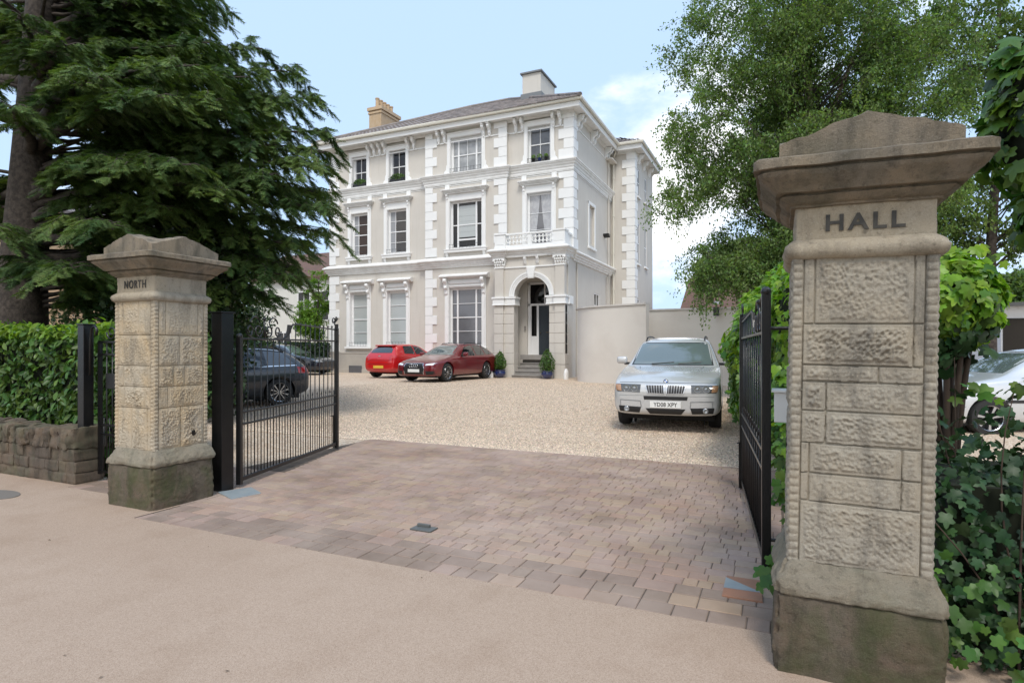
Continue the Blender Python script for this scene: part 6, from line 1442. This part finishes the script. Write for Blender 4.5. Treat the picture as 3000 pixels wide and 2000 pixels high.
def hedge_run(name, label, x0, x1, y0, y1, top, n, size, m, seed, mtop=None, shape='oval'):
    root = empty(name, ((x0 + x1) / 2, (y0 + y1) / 2, 0)); tag(root, label, 'hedge'); rng = np.random.default_rng(seed); hx, hy = (x1 - x0) / 2, (y1 - y0) / 2
    b = MB(); b.box(-hx + .16, hx - .16, -hy + .16, hy - .16, 0, top - .2); b.build('shade_core', mat('hedge_inner_shade', (.010, .014, .006), 1), root)  # near-black box, the shade between the leaves put into its colour
    A = np.array([2 * hx * top, 2 * hx * top * .4, 2 * hx * 2 * hy, 2 * hy * top, 2 * hy * top]); A /= A.sum(); f = rng.choice(5, n, p=A); u = rng.uniform(-1, 1, n); v = rng.uniform(0, 1, n); dep = rng.exponential(.06, n).clip(0, .25)
    P_ = np.zeros((n, 3)); Nn = np.zeros((n, 3))
    for k in range(5):
        s = f == k
        if k < 2: sg = -1 if k == 0 else 1; P_[s] = np.c_[u[s] * hx, sg * (hy - dep[s]), v[s] * top]; Nn[s] = (0, sg, .25)
        elif k == 2: P_[s] = np.c_[u[s] * hx, (2 * v[s] - 1) * hy, top - dep[s] * .8]; Nn[s] = (0, 0, 1)
        else: sg = -1 if k == 3 else 1; P_[s] = np.c_[sg * (hx - dep[s]), u[s] * hy, v[s] * top]; Nn[s] = (sg, 0, .25)
    w_ = .06 * np.sin(P_[:, 0] * 2.3 + seed) + .04 * np.sin(P_[:, 0] * 6.1 + P_[:, 2] * 4); P_[:, 2] += w_ * .6 * (P_[:, 2] > top * .8); P_[:, 1] += w_ * np.sign(P_[:, 1])
    Nn = Nn + rng.normal(size=Nn.shape) * .55; P_ += rng.normal(size=P_.shape) * .03
    hi = (P_[:, 2] > top - .13) if mtop else np.zeros(n, bool); hi &= rng.uniform(size=n) < .8
    leaves('foliage', P_[~hi], Nn[~hi], size, m, root, shape, seed, up=(0, 0, .3))
    if mtop: leaves('new_growth', P_[hi], Nn[hi] + np.array([0, 0, .2]), size * .85, mtop, root, shape, seed + 1, up=(0, 0, 1))
    return root
hedge_run('laurel_hedge', 'clipped glossy laurel hedge with bright new tips above the low stone wall', -14.5, -7.22, 4.40, 5.7, 1.76, 21000, .105, M['laurel'], 5, M['laurelnew'])
hedge_run('laurel_hedge', 'short return of the laurel hedge behind the narrow footway gate', -8.5, -7.65, 5.0, 5.9, 1.70, 3600, .105, M['laurel'], 6, M['laurelnew'])
hedge_run('boundary_hedge', 'dark boundary hedge behind the parked cars on the far left', -27, -21.8, 24.2, 25.2, 1.75, 9000, .16, M['darkleaf'], 7)
hedge_run('boundary_hedge', 'long dark hedge running back beyond the dark grey estate', -23, -16.2, 13.2, 14.2, 1.5, 9000, .14, M['darkleaf'], 8)
shrub('boundary_bush', 'tall dark bush rising behind the dark grey estate car', (-19.6, 16.4, 1.9), (1.8, 1.4, 1.9), 9000, .13, M['darkleaf'], 9, 'oval', 'bush')
shrub('boundary_bush', 'leafy bush between the cedar and the white neighbouring house', (-23.2, 19.5, 1.9), (1.9, 1.4, 1.8), 8000, .13, M['ivymid'], 10, 'oval', 'bush')
# bright creeper hedge on the right
def creeper(name, label, ells, n, size, m, seed, shape='ivy', core=True, cat='creeper', m2=None, trails=(), orig=(0, 0)):
    root = empty(name, (orig[0], orig[1], 0)); tag(root, label, cat); rng = np.random.default_rng(seed)
    E = [(e[0] - orig[0], e[1] - orig[1]) + tuple(e[2:]) for e in ells]
    if core:
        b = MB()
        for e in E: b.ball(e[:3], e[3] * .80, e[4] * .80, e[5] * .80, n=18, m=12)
        b.build('shade_core', mat('hedge_inner_shade', (.010, .014, .006)), root)  # near-black balls, inner shade of the creeper painted as colour
    w_ = np.array([(e[3] * e[4] + e[4] * e[5] + e[3] * e[5]) for e in E]); w_ /= w_.sum(); P_, Q = [], []
    for e, k in zip(E, (w_ * n).astype(int)):
        d = rng.normal(size=(k, 3)); d /= np.linalg.norm(d, axis=1)[:, None]; rad = 1.02 - rng.exponential(.05, k).clip(0, .25)
        kk = 1 + .07 * np.sin(d[:, 0] * 8 + seed) * np.sin(d[:, 2] * 9) + .05 * np.sin(d[:, 1] * 13 + d[:, 2] * 7)
        P_.append(d * (rad * kk)[:, None] * np.array(e[3:6]) + np.array(e[:3])); Q.append(d)
    for t in trails:
        pts = [Vector(p) - Vector((orig[0], orig[1], 0)) for p in t[:-1]]; k = t[-1]; f = rng.uniform(0, len(pts) - 1.001, k); i = f.astype(int)
        A = np.array([tuple(p) for p in pts]); P_.append(A[i] * (1 - (f - i))[:, None] + A[i + 1] * (f - i)[:, None] + rng.normal(size=(k, 3)) * .05); Q.append(np.tile([-.4, -.8, .3], (k, 1)))
    P_ = np.concatenate(P_); Q = np.concatenate(Q); s = P_[:, 2] > .02; P_, Q = P_[s], Q[s]
    inside = np.zeros(len(P_), bool)
    for e in E: inside |= (((P_ - np.array(e[:3])) / (np.array(e[3:6]) * .80)) ** 2).sum(1) < 1
    P_, Q = P_[~inside], Q[~inside]
    Nn = Q + rng.normal(size=Q.shape) * .45 + np.array([0, 0, .45])
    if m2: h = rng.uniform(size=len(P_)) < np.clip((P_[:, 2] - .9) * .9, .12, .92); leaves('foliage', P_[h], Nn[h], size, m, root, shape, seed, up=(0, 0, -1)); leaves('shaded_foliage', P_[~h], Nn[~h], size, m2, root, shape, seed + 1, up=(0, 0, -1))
    else: leaves('foliage', P_, Nn, size, m, root, shape, seed, up=(0, 0, -1))
    return root
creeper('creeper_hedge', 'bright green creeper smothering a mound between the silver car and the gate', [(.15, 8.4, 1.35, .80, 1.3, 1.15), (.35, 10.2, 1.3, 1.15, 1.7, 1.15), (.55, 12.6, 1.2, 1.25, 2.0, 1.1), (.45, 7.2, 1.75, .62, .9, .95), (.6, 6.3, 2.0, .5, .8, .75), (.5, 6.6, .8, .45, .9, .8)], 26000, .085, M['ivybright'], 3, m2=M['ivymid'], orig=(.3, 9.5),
        trails=[((-.5, 9.8, 1.2), (-.65, 9.6, .8), (-.55, 9.4, .35), 90), ((.05, 6.5, 1.4), (-.02, 6.2, .9), (.0, 6.0, .3), 120), ((.0, 5.2, 1.3), (.05, 5.0, .8), (.02, 4.9, .3), 130), ((.02, 4.55, .05), (.0, 4.2, .12), (-.04, 3.62, .18), 60)])
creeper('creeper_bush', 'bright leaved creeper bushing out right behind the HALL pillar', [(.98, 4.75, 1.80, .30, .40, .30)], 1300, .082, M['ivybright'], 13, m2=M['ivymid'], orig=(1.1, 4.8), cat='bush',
        trails=[((.85, 4.6, 1.9), (1.05, 4.7, 2.1), (1.3, 4.8, 1.95), 50), ((1.0, 4.4, 1.25), (1.2, 4.6, 1.2), (1.6, 4.9, 1.3), 24)])
shrub('ivy_bush', 'shaded ivy clump low between the HALL pillar and the pale hatchback', (.98, 4.72, 1.62), (.21, .3, .26), 420, .085, M['ivydark'], 31, 'ivy', 'ivy')
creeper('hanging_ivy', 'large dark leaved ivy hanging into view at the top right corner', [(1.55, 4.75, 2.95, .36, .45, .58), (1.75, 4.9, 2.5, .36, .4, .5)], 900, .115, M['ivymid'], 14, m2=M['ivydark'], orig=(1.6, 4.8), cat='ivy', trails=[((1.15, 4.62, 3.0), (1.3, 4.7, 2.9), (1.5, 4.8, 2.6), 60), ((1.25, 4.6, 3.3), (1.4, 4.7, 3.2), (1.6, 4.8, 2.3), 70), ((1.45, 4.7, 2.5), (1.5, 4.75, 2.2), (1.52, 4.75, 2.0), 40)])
# ivy stem and tangle carrying it, and the low ivy bank beside the pillar
root = empty('ivy_bank', (1.4, 3.6, 0)); tag(root, 'dark ivy tangle filling the ground to the right of the HALL pillar', 'ivy')
rng = np.random.default_rng(77); b = MB(); rr = random.Random(8)
for i in range(60):
    p = Vector((rr.uniform(-.6, 1.6), rr.uniform(-.3, .9), 0)); e = p + Vector((rr.uniform(-.6, .6), rr.uniform(-.3, .4), rr.uniform(.5, 1.5))); b.tube(bez(p, p.lerp(e, .5) + Vector((rr.uniform(-.3, .3), rr.uniform(-.2, .2), 0)), e, 7), [.008 - .0008 * k for k in range(8)], 4, cap=False)
b.build('stems', M['twig'], root, True)
b = MB(); b.box(-.62, 2.6, .10, 1.0, -.05, .80); b.build('shade_core', mat('hedge_inner_shade', (.010, .014, .006)), root)  # near-black block standing for the shade inside the ivy
n = 3300; P_ = np.c_[rng.uniform(-.75, 2.6, n), rng.uniform(-.28, .12, n), rng.beta(1.1, 1.5, n) * .95]; P_[:, 1] += .15 * (P_[:, 2] / .9) + .05 * np.sin(P_[:, 0] * 7)
Nn = np.tile([0, -.9, .5], (n, 1)) + rng.normal(size=(n, 3)) * .5; leaves('foliage', P_, Nn, .066, M['ivydark'], root, 'ivy', 78, up=(0, 0, -1))
n = 2000; P_ = np.c_[rng.uniform(-.7, 2.6, n), rng.uniform(.1, 1.1, n), .72 + .62 * rng.beta(1, 3.2, n)]; Nn = rng.normal(size=(n, 3)) + np.array([0, 0, .8]); leaves('upper_foliage', P_, Nn, .062, M['ivydark'], root, 'ivy', 79)
n = 95; P_ = np.c_[rng.uniform(-.82, .1, n), rng.uniform(-.42, -.22, n), rng.beta(1.2, 2.2, n) * .7]; Nn = np.tile([0, -.9, .6], (n, 1)) + rng.normal(size=(n, 3)) * .35; leaves('young_leaves', P_, Nn, .062, M['ivymid'], root, 'ivy', 80, up=(0, 0, -1))
# ------------------------------------------------------------------ neighbouring buildings
def simple_house(name, label, x0, x1, y0, y1, zt, wallm, roofm, wins_, rh=2.2, axis='x', face='y', smat=None, over=.35):
    root = empty(name, ((x0 + x1) / 2, y0, 0)); tag(root, label, 'house'); ox, oy = (x0 + x1) / 2, y0
    a0, a1, c0_, c1_ = x0 - ox, x1 - ox, 0, y1 - y0
    b = MB(); b.box(a0, a1, c0_, c1_, -.1, zt)
    if axis == 'y': b.prism([(a0, zt), (a1, zt), ((a0 + a1) / 2, zt + rh)], c0_ + .01, c1_ - .01, 'y')
    else: b.prism([(c0_, zt), (c1_, zt), ((c0_ + c1_) / 2, zt + rh)], a0 + .01, a1 - .01, 'x')
    b.build('wall', wallm, root)
    b = MB(); t = .14
    if axis == 'y': m_ = (a0 + a1) / 2; s = rh / (a1 - m_); b.prism([(a0 - over, zt - over * s), (m_, zt + rh), (a1 + over, zt - over * s), (a1 + over, zt - over * s + t), (m_, zt + rh + t), (a0 - over, zt - over * s + t)], c0_ - over, c1_ + over, 'y')
    else: m_ = (c0_ + c1_) / 2; s = rh / (c1_ - m_); b.prism([(c0_ - over, zt - over * s), (m_, zt + rh), (c1_ + over, zt - over * s), (c1_ + over, zt - over * s + t), (m_, zt + rh + t), (c0_ - over, zt - over * s + t)], a0 - over, a1 + over, 'x')
    b.build('roof', roofm, root)
    for wx0, wx1, wz0, wz1, nv, nh in wins_:
        f = MB()
        if face == 'y': bx_ = lambda u0, u1, d0, d1, v0, v1: f.box(u0 - ox, u1 - ox, -d1, -d0, v0, v1)
        else: bx_ = lambda u0, u1, d0, d1, v0, v1: f.box(a1 + d0, a1 + d1, u0 - oy, u1 - oy, v0, v1)
        for q in ((wx0, wx0 + .07, wz0, wz1), (wx1 - .07, wx1, wz0, wz1), (wx0, wx1, wz0, wz0 + .07), (wx0, wx1, wz1 - .07, wz1)): bx_(q[0], q[1], .0, .04, q[2], q[3])
        for i in range(1, nv): x = wx0 + (wx1 - wx0) * i / nv; bx_(x - .02, x + .02, .01, .035, wz0, wz1)
        for i in range(1, nh): z = wz0 + (wz1 - wz0) * i / nh; bx_(wx0, wx1, .012, .033, z - .02, z + .02)
        w_ = f.build('window', M['sash'], root); f = MB()
        bx_(wx0 + .06, wx1 - .06, .002, .012, wz0 + .06, wz1 - .06); f.build('pane', M['glass'], w_)
    return root
M['brownroof'] = mat('brown_tiled_roof', (.15, .085, .065), .9, (.10, .07, .06), 3, .6, .4, 20)
simple_house('neighbour_house', 'white rendered neighbouring house with small paned windows left of the villa', -34, -25.9, 30.4, 37, 6.3, mat('neighbour_white', (.72, .71, .66), .85, (.6, .59, .55), 1, .4), M['brownroof'],
             [(-29.6, -28.5, 3.3, 5.3, 2, 3), (-28.3, -26.9, 3.3, 5.3, 2, 3), (-26.75, -26.1, 3.3, 5.3, 1, 3), (-31.5, -30.2, 1.0, 2.6, 2, 2)], rh=2.0, axis='x')
simple_house('beige_building', 'plain beige building glimpsed under the cedar boughs', -36, -26.5, 13.2, 20, 7.0, mat('beige_render', (.60, .42, .26), .85, (.52, .36, .22), .8, .5), M['slate'], [], rh=1.5, axis='y')
b = bpy.data.objects['beige_building']; q = MB(); q.box(-2.2, -1.95, -.12, 0, 0, 6.8); q.box(-4.6, -2.2, -.15, 0, 2.95, 3.1); q.build('pilaster', MATS['beige_render'], b)
q = MB(); q.lathe([(.14, 0), (.10, .05), (0, .06)], 14, Matrix.Translation((2.0, 0, 4.15)) @ Matrix.Rotation(R(90), 4, 'X')); q.build('wall_vent', M['iron'], b)
simple_house('brown_roofed_house', 'house with a steep brown tiled roof showing over the garden wall', -4.7, 1.8, 33.0, 41, 3.3, mat('neighbour_brick', (.25, .13, .09), .9), M['brownroof'], [], rh=2.3, axis='x')
wbld = simple_house('white_outbuilding', 'low white building with a dark doorway at the right edge', 7.4, 16, 27.5, 34, 3.05, mat('white_boarding', (.74, .75, .77), .6), mat('flat_grey_roof', (.12, .12, .12), .8), [], rh=.12, axis='x')
q = MB(); q.box(-4.25, -3.05, -.03, 0, 0, 2.6); q.build('doorway', M['room'], wbld)
# ------------------------------------------------------------------ fallen leaves and litter on the pavement
rng = np.random.default_rng(4); n = 60; P_ = np.c_[rng.uniform(-7, 1, n), rng.uniform(1.2, 8, n), np.full(n, .006)]
tag(leaves('leaf_litter', P_, np.tile([0, 0, 1.], (n, 1)) + rng.normal(size=(n, 3)) * .15, .018, mat('dry_leaf', (.10, .06, .03), .9, island=.4), None, 'diamond', 5), 'tiny dry leaf scraps dotted over the pavement and block paving', 'leaf litter', kind='stuff')
